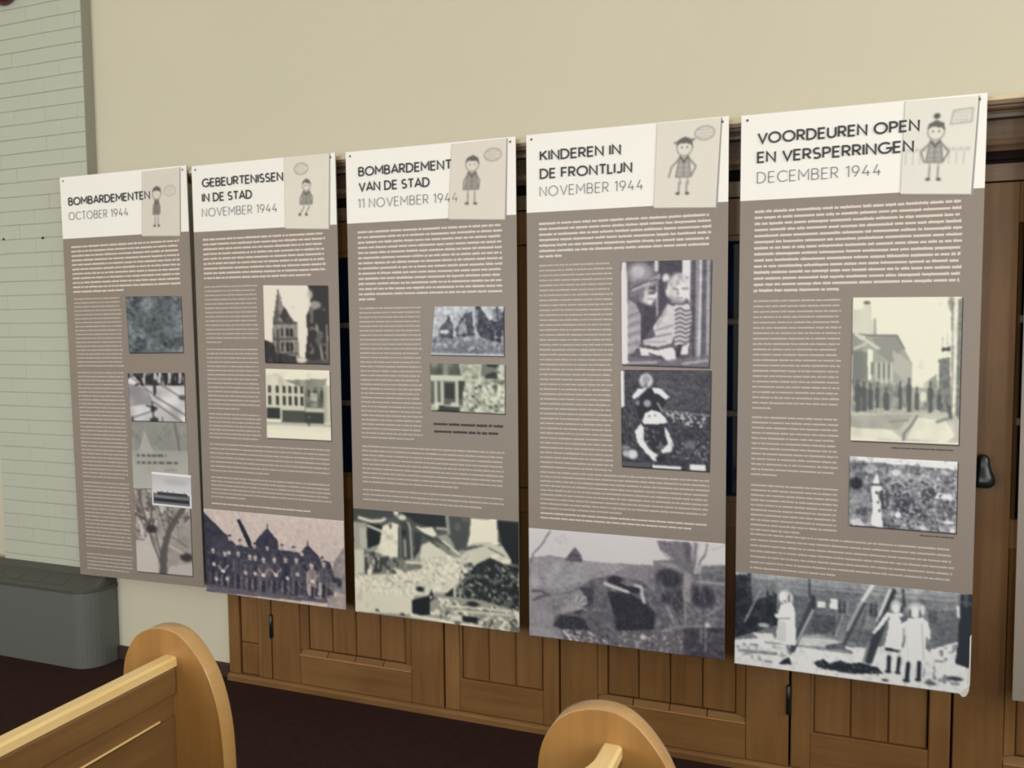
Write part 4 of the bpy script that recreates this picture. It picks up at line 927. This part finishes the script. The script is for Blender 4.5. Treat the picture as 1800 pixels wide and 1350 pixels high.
def figure(i):
    """small line drawing of a child with a speech balloon"""
    c = Cv(74, 92, 1.0, 30 + i)
    cx, y0, y1, bx, by = [(.40, .26, .84, .74, .33), (.50, .33, .80, .38, .18), (.40, .19, .79, .76, .19), (.46, .2, .83, .76, .16), (.46, .24, .84, .8, .2)][i]
    H = y1 - y0; D = .18
    if i == 4:
        for k in range(9): c.line([(.06 + k * .1, .52), (.06 + k * .1, .68)], .012, .78); c.ell(.06 + k * .1 + .05, .53, .03, .02, .8, .8)
    wd = .14
    hy = y0 + H * .17; hr = H * .15; hx = hr * 1.28
    c.line([(cx + hx * math.cos(a / 20 * 6.2832), hy + hr * math.sin(a / 20 * 6.2832)) for a in range(21)], .011, .45)
    c.poly([(cx - hx * 1.1, hy - hr * .2), (cx - hx * .9, hy - hr * .9), (cx, hy - hr * 1.3), (cx + hx * .9, hy - hr * .9), (cx + hx * 1.1, hy + hr * .1), (cx + hx * .7, hy - hr * .4), (cx - hx * .5, hy - hr * .55)], D + .1)
    if i == 4: c.ell(cx, hy - hr * 1.75, .045, .028, D)
    if i == 3: c.line([(cx - hx * 1.3, hy - hr * .6), (cx + hx * 1.2, hy - hr * .9)], .02, .3)
    if i >= 1: c.ell(cx - hx * .35, hy, .012, .012, .3); c.ell(cx + hx * .35, hy, .012, .012, .3)
    t0 = hy + hr * 1.1; t1 = y0 + H * .70
    bw = wd * (.62 if i in (0,) else .95) * .9
    grey = [.5, .62, .62, .72, .68][i]
    c.poly([(cx - bw * .6, t0), (cx + bw * .6, t0), (cx + bw, t1), (cx - bw, t1)], grey)
    c.line([(cx - bw * .6, t0), (cx - bw, t1), (cx + bw, t1), (cx + bw * .6, t0)], .012, .35)
    c.line([(cx - bw * .5, t0), (cx, t0 + H * .1), (cx + bw * .5, t0)], .022, .25); c.line([(cx, t0 + H * .1), (cx, t1)], .010, .35)
    for q in range(3): c.line([(cx - bw * (.7 + .1 * q), t0 + (t1 - t0) * (.3 + .25 * q)), (cx + bw * (.7 + .1 * q), t0 + (t1 - t0) * (.3 + .25 * q))], .009, .4, .6)
    ar = 1.6 if i in (3, 4) else 1.15
    c.line([(cx - bw * .6, t0 + H * .03), (cx - bw * ar, (t0 + t1) / 2), (cx - bw * (1.9 if i == 3 else 1.2), t1)], .018, .42)
    c.line([(cx + bw * .6, t0 + H * .03), (cx + bw * ar, (t0 + t1) / 2), (cx + bw * 1.05, t1 - H * .02)], .018, .42)
    for sx in (-.5, .5):
        x = cx + bw * sx; k = (.25 if i == 1 else 0)
        c.line([(x, t1), (x + .03 * (i == 3), y0 + H * .82)], .012, .5); c.line([(x, y0 + H * .8), (x - k * .3, y1 - H * .03)], .018, .5); c.ell(x - k * .3 + sx * .03, y1, .035, .014, .15)
    # balloon with scribbled, unreadable lines
    rx, ry = .15, .075
    if i < 4: c.line([(bx + rx * math.cos(a / 16 * 6.2832), by + ry * math.sin(a / 16 * 6.2832)) for a in range(17)], .012, .5 if i else .72)
    else: c.line([(bx - rx, by + ry), (bx - rx * .8, by - ry * .8), (bx + rx * .9, by - ry), (bx + rx * .85, by + ry * .8), (bx - rx, by + ry)], .013, .6)
    for k in (-1, 0, 1):
        x = bx - rx * .7
        while x < bx + rx * .6:
            L = .02 + .04 * c.r.random(); c.line([(x, by + k * .035), (x + L, by + k * .035)], .010, .68 if i else .82); x += L + .02
    c.noise(7, 8, .006)
    d = np.array((52, 50, 50)) / 255.; l = np.array([(222, 214, 204), (229, 224, 210), (226, 219, 208), (228, 223, 212), (231, 228, 218)][i]) / 255.
    c.blur(); c.rgb = d + (l - d) * np.clip(c.a, 0, 1)[..., None]
    return c

# measured layout of each board: s to the right, t down, in metres from its top left corner
BANNERS = [
{'o': [-3.6097,0.0,2.4543],'ex': [0.99978,0.0199,0.00706],'ez': [-0.00697,-0.00462,0.99997],'hdr': [0.3006,0.3077],'txt': [['BOMBARDEMENTEN',0.0498,0.1389,0.5589,0.1442,0.0415,1],['OCTOBER 1944',0.0484,0.214,0.4211,0.2109,0.0403,0]],'card': [(0.5157,0.0093),(0.7367,0.0065),(0.7214,0.3228),(0.4979,0.3122)],'ph': {'aerial': [(0.3803,0.597),(0.7114,0.6022),(0.7122,0.8696),(0.3873,0.8708)],'snow': [(0.3718,0.9703),(0.712,0.9663),(0.7062,1.202),(0.3755,1.2013)],'feather': [(0.3752,1.207),(0.7151,1.2046),(0.711,1.5256),(0.3713,1.5392)],'tree': [(0.3764,1.5426),(0.7126,1.5283),(0.7107,1.9507),(0.3709,1.9543)],'ship': [(0.4909,1.4498),(0.7263,1.4577),(0.7229,1.6197),(0.4871,1.6144)]},'par': [[0.0468,0.3441,0.7034,0.5649,11,0.48,1],[0.0516,0.6013,0.3379,0.9335,19,1,0],[0.0416,0.9678,0.346,1.4913,29,0.9,0],[0.0531,1.5211,0.3549,1.8472,18,1,0],[0.0325,1.8884,0.3516,1.9626,5,0.9,0]],'nails': [(0.021,0.0202),(0.7458,0.0203)],'cap': []},
{'o': [-2.7917,0.0,2.4494],'ex': [0.99997,-0.00743,-0.00125],'ez': [0.00122,-0.00427,0.99999],'hdr': [0.2932,0.3036],'txt': [['GEBEURTENISSEN',0.0588,0.1009,0.5066,0.1025,0.0385,1],['IN DE STAD',0.056,0.1658,0.3372,0.171,0.0386,1],['NOVEMBER 1944',0.0531,0.2324,0.47,0.238,0.0374,0]],'card': [(0.5145,0.0013),(0.746,0.0002),(0.734,0.3226),(0.5091,0.3095)],'ph': {'church': [(0.3816,0.5553),(0.7214,0.5651),(0.7205,0.9073),(0.3813,0.9023)],'hotel': [(0.3813,0.9306),(0.7206,0.9352),(0.7213,1.2445),(0.3782,1.2456)],'soldiers': [(-0.0056,1.5991),(0.7747,1.5985),(0.7758,1.9999),(-0.0024,1.9971)]},'par': [[0.0524,0.3389,0.7174,0.5154,9,0.88,1],[0.0562,0.5555,0.3435,0.8113,14,0.3,0],[0.0504,0.8441,0.3392,1.1188,14,0.6,0],[0.0442,1.1455,0.3441,1.2558,6,0.95,0],[0.0448,1.2879,0.7178,1.4124,7,0.5,0],[0.0448,1.4446,0.7141,1.5372,5,0.3,0],[0.0462,1.5695,0.715,1.5695,1,0.83,2]],'nails': [(0.0233,0.0247),(0.7527,0.0175)],'cap': []},
{'o': [-1.9686,0.0,2.4466],'ex': [1.0,0.00087,-0.00097],'ez': [0.00097,-0.00236,1.0],'hdr': [0.2967,0.3064],'txt': [['BOMBARDEMENT',0.061,0.1049,0.4969,0.1098,0.0404,1],['VAN DE STAD',0.0614,0.1695,0.3974,0.1739,0.0405,1],['11 NOVEMBER 1944',0.057,0.2379,0.5235,0.2422,0.0383,0]],'card': [(0.4977,0.0065),(0.7366,0.0041),(0.7268,0.3218),(0.4795,0.3079)],'ph': {'ruinhouse': [(0.4104,0.6609),(0.7182,0.6662),(0.7176,0.8659),(0.3893,0.8615)],'ruinshop': [(0.3866,0.8974),(0.7209,0.9003),(0.7191,1.1005),(0.3881,1.0942)],'rubble': [(0.0059,1.5388),(0.7684,1.5356),(0.7721,1.9953),(0.0004,2.0036)]},'par': [[0.0615,0.3412,0.7149,0.626,14,0.12,1],[0.0665,0.6643,0.353,1.2203,29,0.85,0],[0.0568,1.2599,0.7134,1.415,8,0.7,0],[0.0552,1.4499,0.7122,1.4927,3,0.85,0]],'nails': [(0.0289,0.0153),(0.7545,0.0233)],'cap': [],'quote': [(0.3972,1.1514,0.7109,1.1546),(0.3994,1.1825,0.6896,1.188)]},
{'o': [-1.1489,0.0,2.4466],'ex': [1.0,0.00042,0.00069],'ez': [-0.0007,0.00423,0.99999],'hdr': [0.3023,0.3062],'txt': [['KINDEREN IN',0.0558,0.1065,0.3792,0.1036,0.0404,1],['DE FRONTLIJN',0.0554,0.1751,0.4227,0.1748,0.0406,1],['NOVEMBER 1944',0.055,0.2425,0.464,0.2416,0.0396,0]],'card': [(0.515,0.0029),(0.7467,0.0033),(0.7296,0.323),(0.5032,0.3121)],'ph': {'mother': [(0.3795,0.5061),(0.717,0.5105),(0.7108,0.9051),(0.3829,0.8971)],'boys': [(0.3781,0.9167),(0.7177,0.9155),(0.7137,1.2919),(0.3842,1.2888)],'trench': [(-0.0016,1.5554),(0.7725,1.561),(0.7761,2.0007),(-0.0013,1.9993)]},'par': [[0.0521,0.3472,0.7167,0.4743,7,0.14,1],[0.0511,0.5099,0.3469,1.3066,46,1,0],[0.0441,1.3273,0.713,1.4723,9,0.5,0],[0.042,1.4931,0.7136,1.5116,2,0.9,2]],'nails': [(0.021,0.0183),(0.7518,0.0188)],'cap': []},
{'o': [-0.3312,0.0,2.4432],'ex': [0.99997,-0.00786,-0.00213],'ez': [0.00219,0.00701,0.99997],'hdr': [0.3006,0.3038],'txt': [['VOORDEUREN OPEN',0.0567,0.1048,0.5781,0.1061,0.0399,1],['EN VERSPERRINGEN',0.056,0.1709,0.5621,0.1739,0.0399,1],['DECEMBER 1944',0.057,0.2428,0.4629,0.2428,0.04,0]],'card': [(0.531,0.0029),(0.7486,0.0068),(0.7339,0.323),(0.5227,0.3093)],'ph': {'street': [(0.3825,0.6537),(0.7184,0.6571),(0.7192,1.1507),(0.3833,1.15)],'town': [(0.3825,1.2054),(0.7181,1.2078),(0.7191,1.4505),(0.3838,1.4488)],'girls': [(-0.0028,1.6501),(0.7712,1.6575),(0.7742,2.0005),(-0.0,2.0005)]},'par': [[0.0493,0.3428,0.7221,0.6233,15,0.43,1],[0.0457,0.6604,0.3508,1.0455,21,0.22,0],[0.0492,1.0793,0.3531,1.2874,12,0.3,0],[0.0505,1.3272,0.3534,1.4909,10,0.57,0],[0.0518,1.5078,0.7172,1.6324,8,0.44,0]],'nails': [(0.0195,0.017),(0.7521,0.018)],'cap': [(0.5153,1.1698,0.707,1.1705),(0.6105,1.4666,0.7144,1.4655)]}]

# ------------------------------------------------------------------ stroke lettering (geometric capitals, cap height 1)
def arc(cx, cy_, rx, ry, a0, a1, n=14):
    return [(cx + rx * math.cos(math.radians(a0 + (a1 - a0) * k / n)), cy_ + ry * math.sin(math.radians(a0 + (a1 - a0) * k / n))) for k in range(n + 1)]


GL = {
    'A': (.80, [[(0, 0), (.40, 1), (.80, 0)], [(.14, .30), (.66, .30)]]),
    'B': (.58, [[(0, 0), (0, 1)], [(0, 1), (.30, 1)] + arc(.30, .765, .24, .235, 90, -90)[1:] + [(0, .53)], [(0, .53), (.32, .53)] + arc(.32, .265, .27, .265, 90, -90)[1:] + [(0, 0)]]),
    'C': (.80, [arc(.50, .5, .50, .5, 42, 318, 22)]),
    'D': (.74, [[(0, 0), (0, 1), (.26, 1)] + arc(.26, .5, .48, .5, 90, -90, 18)[1:] + [(0, 0)]]),
    'E': (.52, [[(.52, 1), (0, 1), (0, 0), (.52, 0)], [(0, .52), (.47, .52)]]),
    'F': (.50, [[(.50, 1), (0, 1), (0, 0)], [(0, .50), (.45, .50)]]),
    'G': (.92, [arc(.50, .5, .50, .5, 45, 352, 24) + [(.99, .47), (.58, .47)]]),
    'I': (.0, [[(0, 0), (0, 1)]]),
    'J': (.42, [[(.42, 1), (.42, .24)] + arc(.20, .22, .22, .22, 0, -150, 10)]),
    'K': (.62, [[(0, 0), (0, 1)], [(.60, 1), (.02, .46)], [(.20, .62), (.64, 0)]]),
    'L': (.46, [[(0, 1), (0, 0), (.46, 0)]]),
    'M': (.86, [[(0, 0), (0, 1), (.43, .34), (.86, 1), (.86, 0)]]),
    'N': (.70, [[(0, 0), (0, 1), (.70, 0), (.70, 1)]]),
    'O': (1.0, [arc(.5, .5, .5, .5, 0, 360, 30)]),
    'P': (.56, [[(0, 0), (0, 1), (.28, 1)] + arc(.28, .73, .28, .27, 90, -90)[1:] + [(0, .46)]]),
    'R': (.58, [[(0, 0), (0, 1), (.28, 1)] + arc(.28, .73, .28, .27, 90, -90)[1:] + [(0, .46)], [(.26, .46), (.58, 0)]]),
    'S': (.54, [arc(.27, .745, .25, .255, 40, 270, 14) + arc(.27, .25, .27, .25, 90, -145, 14)[1:]]),
    'T': (.64, [[(0, 1), (.64, 1)], [(.32, 1), (.32, 0)]]),
    'U': (.66, [[(0, 1), (0, .33)] + arc(.33, .33, .33, .33, 180, 360, 14)[1:] + [(.66, 1)]]),
    'V': (.76, [[(0, 1), (.38, 0), (.76, 1)]]),
    '1': (.22, [[(0, .86), (.22, 1), (.22, 0)]]),
    '4': (.62, [[(.36, 1), (.02, .30), (.62, .30)], [(.45, .52), (.45, 0)]]),
    '9': (.58, [arc(.29, .69, .29, .31, 0, 360, 22), [(.56, .58), (.24, 0)]]),
}


def lettering(name, rows, parent, m, weight, h):
    """rows = (text, s0, base, s1, cap)"""
    v, f = [], []
    def put(px, pz): v.append((px, -h, pz)); return len(v) - 1
    for text, s0, b0, s1, cap in rows:
        gap = .26 if weight > .1 else .30
        x = 0.0; items = []
        for ch_ in text:
            if ch_ == ' ': x += .42; continue
            wd, st = GL[ch_]
            items.append((x, st)); x += wd + gap + (.0 if ch_ not in 'LTVA' else -.06)
        tot = x - gap
        kx = (s1 - s0 - weight * cap) / tot
        for gx, st in items:
            for pl in st:
                pts = [(s0 + weight * cap / 2 + (gx + px) * kx, -b0 + (weight / 2 + pz * (1 - weight)) * cap) for px, pz in pl]
                hw = weight * cap / 2
                prev = None
                closed = math.dist(pts[0], pts[-1]) < 1e-5
                n = len(pts)
                offs = []
                for i in range(n):
                    a = pts[i - 1] if i > 0 else (pts[-2] if closed else None)
                    c_ = pts[i + 1] if i < n - 1 else (pts[1] if closed else None)
                    def nr(p, q):
                        dx, dz = q[0] - p[0], q[1] - p[1]; L = math.hypot(dx, dz); return (-dz / L, dx / L)
                    if a is None: n_ = nr(pts[i], c_); k = 1
                    elif c_ is None: n_ = nr(a, pts[i]); k = 1
                    else:
                        n1, n2 = nr(a, pts[i]), nr(pts[i], c_); sx, sz = n1[0] + n2[0], n1[1] + n2[1]; L = math.hypot(sx, sz)
                        n_ = (sx / L, sz / L); k = min(2.0, 1 / max(.3, n_[0] * n1[0] + n_[1] * n1[1]))
                    offs.append((n_[0] * hw * k, n_[1] * hw * k))
                for i in range(n):
                    px, pz = pts[i]; ex, ez = 0, 0
                    A = put(px + offs[i][0], pz + offs[i][1]); B = put(px - offs[i][0], pz - offs[i][1])
                    if prev: f.append((prev[0], A, B, prev[1]))
                    prev = (A, B)
    return raw(name, v, f, m, parent)


def text_block(name, s0, t0, s1, t1, n, last, parent, m, pitch, xh, rng, h=.0004, thick=1.0):
    """lines of unreadable print: every word a bar of x-height with a few ascenders and descenders"""
    v, f = [], []
    def q_(a, b_, c_, d): i0 = len(v); v.extend([(a, -h, c_), (b_, -h, c_), (b_, -h, d), (a, -h, d)]); f.append((i0, i0 + 1, i0 + 2, i0 + 3))
    for k in range(n):
        t = t0 + (t1 - t0) * (k / max(1, n - 1)); end = s1 - rng.random() * .010
        if k == n - 1: end = s0 + (s1 - s0) * last
        x = s0
        while x < end - .006:
            L = rng.choice([2, 3, 4, 5, 6, 7, 8, 10, 12]); wd = min(L * xh * .82, end - x)
            lo, hi = xh * (.44 + .08 * rng.random()), xh * (.44 + .08 * rng.random())
            q_(x, x + wd, -t - lo, -t + hi)
            for q in range(L):
                if rng.random() < .20:
                    px = x + wd * (q + .2) / L
                    if rng.random() < .75: q_(px, px + xh * .3, -t + hi, -t + xh * .85)
                    else: q_(px, px + xh * .3, -t - xh * .85, -t - lo)
            x += wd + xh * .5
    o = raw(name, v, f, m, parent); o['kind'] = 'stuff'; return o


W_, H_, TH = .7743, 2.0, .005
LAB = ['leftmost banner, over the brick pier, headed BOMBARDEMENTEN OCTOBER 1944',
       'second banner from the left, headed GEBEURTENISSEN IN DE STAD',
       'middle banner headed BOMBARDEMENT VAN DE STAD, rubble print at its foot',
       'fourth banner, headed KINDEREN IN DE FRONTLIJN, dugout print at its foot',
       'fifth banner from the left, headed VOORDEUREN OPEN EN VERSPERRINGEN, with a bent lower corner']


def banner_root(o, ex, ez, label):
    ex, ez = Vector(ex).normalized(), Vector(ez).normalized(); ey = ez.cross(ex)
    e = bpy.data.objects.new('exhibition_banner', None); COL.objects.link(e); e.empty_display_size = .1
    e.matrix_world = Matrix(((ex.x, ey.x, ez.x, o[0]), (ex.y, ey.y, ez.y, o[1]), (ex.z, ey.z, ez.z, o[2]), (0, 0, 0, 1)))
    tag(e, label, 'banner', 'exhibition banners in a row'); return e


def nails(e, pts, m=None):
    for s_, t_ in pts:
        lathe('nail', [(.0016, -.030), (.0016, .0), (.0048, .0005), (.0044, .0018), (.002, .0026)], M['nail'], e, 'y', 12, (s_, -.0004, -t_))


def board(e, cut=False):
    pts = [(0, 0), (W_, 0)] + ([(W_, -1.965), (W_ - .030, -2.0)] if cut else [(W_, -2.0)]) + [(0, -2.0)]
    k = len(pts)
    v = [(x, 0, z) for x, z in pts] + [(x, TH, z) for x, z in pts]
    f = [tuple(range(k))] + [tuple(reversed(range(k, 2 * k)))] + [(i, i + k, (i + 1) % k + k, (i + 1) % k) for i in range(k)]
    o = raw('board', v, f, M['board'], e); o.data.materials.append(M['edge'])
    for p in o.data.polygons:
        if p.index >= 2: p.material_index = 1
    bm = bmesh.new(); bm.from_mesh(o.data); bmesh.ops.recalc_face_normals(bm, faces=bm.faces); bm.to_mesh(o.data); bm.free()
    return o


for i, B in enumerate(BANNERS):
    e = banner_root(B['o'], B['ex'], B['ez'], LAB[i])
    board(e, i == 4)
    raw('white_header', [(0, -.0003, 0), (W_, -.0003, 0), (W_, -.0003, -.3045), (0, -.0003, -.3015)], [(0, 3, 2, 1)], M['white'], e)['label'] = 'white header band'
    q = B['card']; h0 = .0016  # drop shadow of the card put in as an offset grey sheet
    raw('card_shadow', [(q[0][0], -h0, -q[0][1]), (q[1][0] + .005, -h0, -q[1][1]), (q[2][0] + .0065, -h0, -q[2][1] - .0035), (q[3][0] + .004, -h0, -q[3][1] - .0035)], [(0, 3, 2, 1)], M['drop_shadow'], e)['label'] = 'thin painted drop shadow right of and below the card'
    g_ = grid('cartoon_card', figure(i), B['card'], .0028, e, M['card'], (0, 0, 0), (255, 255, 255)); g_['label'] = 'cream card with a small line drawing of a child'
    bold = [(t_[0], t_[1], (t_[2] + t_[4]) / 2, t_[3], .0405) for t_ in B['txt'] if t_[6] == 1]
    thin = [(t_[0], t_[1], (t_[2] + t_[4]) / 2, t_[3], .0395) for t_ in B['txt'] if t_[6] == 0]
    for row in bold: lettering('title_lettering', [row], e, M['ink'], .17, .0034)['label'] = 'bold dark grey title lettering'
    for row in thin: lettering('date_lettering', [row], e, M['inkthin'], .075, .0034)['label'] = 'thin grey date lettering'
    rng = random.Random(100 + i)
    for k, (s0, t0, s1, t1, n, last, kind) in enumerate(B['par']):
        if kind == 1: text_block('lead_text', .0505, t0, .716, t1, round((t1 - t0) / .0217) + 1, last, e, M['lead'], .0217, .0084, rng)
        else:
            wide = s1 > .5
            text_block('body_text', .0505, t0, .716 if wide else .349, t1, max(1, round((t1 - t0) / .0192) + 1), last, e, M['lead'] if kind == 2 else M['body'], .0192, .0058, rng, thick=.5)
    for nm, q in B['ph'].items():
        fn, dk, lt, lb = PICS[nm]
        q = [list(p) for p in q]
        bottom = nm in ('soldiers', 'rubble', 'trench', 'girls')
        if bottom:
            tt = (q[0][1] + q[1][1]) / 2; q = [[.0, tt], [W_, tt], [W_, 2.0], [.0, 2.0]]
        hh = .0004 if bottom else (.0036 if nm == 'ship' else .0022)
        cv = fn()
        if not bottom and nm not in ('ship', 'feather'):  # offset dark sheet painted in as the drop shadow of the print
            raw('print_shadow', [(q[0][0], -.0012, -q[0][1]), (q[1][0] + .0035, -.0012, -q[1][1] - .003), (q[2][0] + .0035, -.0012, -q[2][1] - .004), (q[3][0] + .003, -.0012, -q[3][1] - .004)], [(0, 3, 2, 1)], M['print_drop_shadow'], e)['label'] = 'thin painted drop shadow right of and below the print'
        o = grid('photo_print', cv, q, hh, e, M['photo'], dk, lt)
        o['label'] = lb
        if nm == 'girls':      # cut the picture with the board's lost corner
            bm = bmesh.new(); bm.from_mesh(o.data)
            bmesh.ops.bisect_plane(bm, geom=bm.verts[:] + bm.edges[:] + bm.faces[:], plane_co=(W_ - .015, 0, -1.9825), plane_no=(.035, 0, -.030), clear_outer=True)
            bm.to_mesh(o.data); bm.free()
            raw('bent_corner', [(W_ - .031, -.0006, -2.0), (W_, -.0006, -1.964), (W_ - .004, -.010, -1.985), (W_ - .012, -.013, -2.001), (W_ - .022, -.009, -2.006)],
                [(0, 1, 2), (0, 2, 3), (0, 3, 4)], M['sticker'], e)['label'] = 'bent pale corner'
            raw('worn_edge', [(W_ - .004, -.0009, -1.80), (W_ + .0005, -.0009, -1.79), (W_ + .0005, -.0009, -1.965), (W_ - .010, -.0009, -1.962), (W_ - .0035, -.0009, -1.90)],
                [(0, 1, 2, 3, 4)], M['sticker'], e)['label'] = 'worn pale edge'
    for a in B.get('quote', []):
        text_block('quote_lettering', a[0], a[1], a[2], a[3], 1, 1, e, M['inkbrown'], .02, .0100, rng, .0004)
    for a in B['cap']:
        text_block('caption_text', a[0], a[1], a[2], a[3], 1, 1, e, M['inkbrown'], .02, .0035, rng, .0004)
    nails(e, [(.0215, .0185), (.752, .0185)])

# the next banner at the right edge of the picture: only its plain left margin shows
e = banner_root((.566, 0.0, 2.436), (1, 0, 0), (-.003, 0, 1), 'banner cut by the right edge of the frame, plain taupe margin')
board(e)
raw('white_header', [(0, -.0003, 0), (W_, -.0003, 0), (W_, -.0003, -.3045), (0, -.0003, -.3015)], [(0, 3, 2, 1)], M['white'], e)['label'] = 'white header band'
nails(e, [(.0215, .0185), (.752, .0185)])
rng = random.Random(140)
text_block('lead_text', .0505, .343, .716, .56, 11, .6, e, M['lead'], .0217, .0084, rng)
for a, b_, l in ((.60, 1.02, .4), (1.06, 1.46, .8), (1.50, 1.90, .3)):
    text_block('body_text', .0505, a, .716, b_, round((b_ - a) / .0192) + 1, l, e, M['body'], .0192, .0058, rng)

# ------------------------------------------------------------------ pews
def smooth_outline(pts, n=7):
    """Catmull-Rom through the open list of points"""
    out = []
    P_ = [pts[0]] + list(pts) + [pts[-1]]
    for i in range(1, len(P_) - 2):
        p0, p1, p2, p3 = [np.array(P_[i + k], float) for k in (-1, 0, 1, 2)]
        for k in range(n):
            t = k / n
            out.append(tuple(.5 * ((2 * p1) + (-p0 + p2) * t + (2 * p0 - 5 * p1 + 4 * p2 - p3) * t * t + (-p0 + 3 * p1 - 3 * p2 + p3) * t ** 3)))
    out.append(tuple(pts[-1])); return out


def pew(x0, yend, label, flare=False, ztop=1.015, sx=1.0):
    """x0 = axis of the back; the end board faces the wall at yend + .04; the pew runs away from the wall"""
    t = empty('church_pew', (x0, yend, 0), label, 'pew', 'varnished church pews')
    dz = ztop - 1.015
    arcp = [(-.125, .70), (-.137, .80), (-.139, .885), (-.128, .940), (-.100, .985), (-.062, 1.008), (-.018, 1.015), (.022, 1.006), (.060, .975),
            (.094, .925), (.116, .865), (.129, .795), (.134, .71), (.135, .60), (.137, .45), (.140, .0)]
    top = smooth_outline(arcp, 6)
    out = [(-.40, 0), (-.40, .35), (-.385, .44), (-.33, .475), (-.22, .50), (-.155, .57)] + top
    out = [(x * sx, z + dz * (z > .3)) for x, z in out]
    k = len(out)
    v = [(x, 0, z) for x, z in out] + [(x, .042, z) for x, z in out]
    mb = MB(); mb.v = v
    mb.f = [tuple(range(k)), tuple(reversed(range(k, 2 * k)))] + [(i, i + k, (i + 1) % k + k, (i + 1) % k) for i in range(k)]; mb.mi = [0, 0] + [1] * k
    me = mb.build('end_board', [M['pew_z'], M['pew_edge']], t)
    bv = me.modifiers.new('soft_edge', 'BEVEL'); bv.width = .0022; bv.segments = 2; bv.limit_method = 'ANGLE'; bv.angle_limit = math.radians(50)
    me.data.polygons.foreach_set('use_smooth', [False] + [False] + [True] * k)
    L = 3.4
    # capping rail of the back, in the second pew it swells away from the end board
    ys = [0, -.03, -.06, -.085, -.11, -.14, -.18, -.24, -.34, -L]
    zr = .955 + dz
    def lx(y):
        if not flare: return -.020
        u_ = min(1, max(0, (-y - .05) / .13)); return -.020 - .036 * u_ * u_ * (3 - 2 * u_)
    rings = []
    for y in ys:
        a, b_ = lx(y), .016
        rings.append([(a, y, zr - .022), (a, y, zr - .006), (a + .005, y, zr), (b_ - .005, y, zr), (b_, y, zr - .005), (b_, y, zr - .022)])
    v = [p for r_ in rings for p in r_]; f = []
    for i in range(len(rings) - 1):
        for j in range(6):
            l = (j + 1) % 6; f.append((i * 6 + j, (i + 1) * 6 + j, (i + 1) * 6 + l, i * 6 + l))
    f += [tuple(range(6)), tuple(reversed(range((len(rings) - 1) * 6, len(rings) * 6)))]
    o = raw('top_rail', v, f, M['pew_rail'], t); o['label'] = 'pale worn top rail with a painted-in highlight'
    bm = bmesh.new(); bm.from_mesh(o.data); bmesh.ops.recalc_face_normals(bm, faces=bm.faces); bm.to_mesh(o.data); bm.free()
    MB().box(-.014, .0155, -L, -.0005, zr - .088, zr - .0225).build('back_board', M['pew_y'], t, bevel=.006)
    MB().box(-.012, .001, -L, -.0005, .40, zr - .0885).build('back_panel', M['pew_y'], t)
    MB().box(.0015, .0065, -L, -.045, zr - .138, zr - .1335).build('back_bead', M['pew_rail'], t, bevel=.0015)['label'] = 'thin pale bead'
    MB().box(.0012, .006, -L, -.0005, zr - .40, zr - .141).build('back_panel', M['pew_y'], t)
    MB().box(-.40, -.0125, -L, -.0005, .41, .44).build('seat', M['pew_y'], t, bevel=.005)
    MB().box(-.395, .135, -L - .04, -L - .0005, .0, .9).build('far_end_board', M['pew_z'], t, bevel=.01)
    return t


pew(-1.408, -1.691, 'varnished oak pew at lower left, its rounded end beside the heater', sx=1.05)
pew(-.358, -1.7525, 'varnished oak pew at bottom centre, only its rounded end and widening rail in view', flare=True, ztop=1.017, sx=1.03)
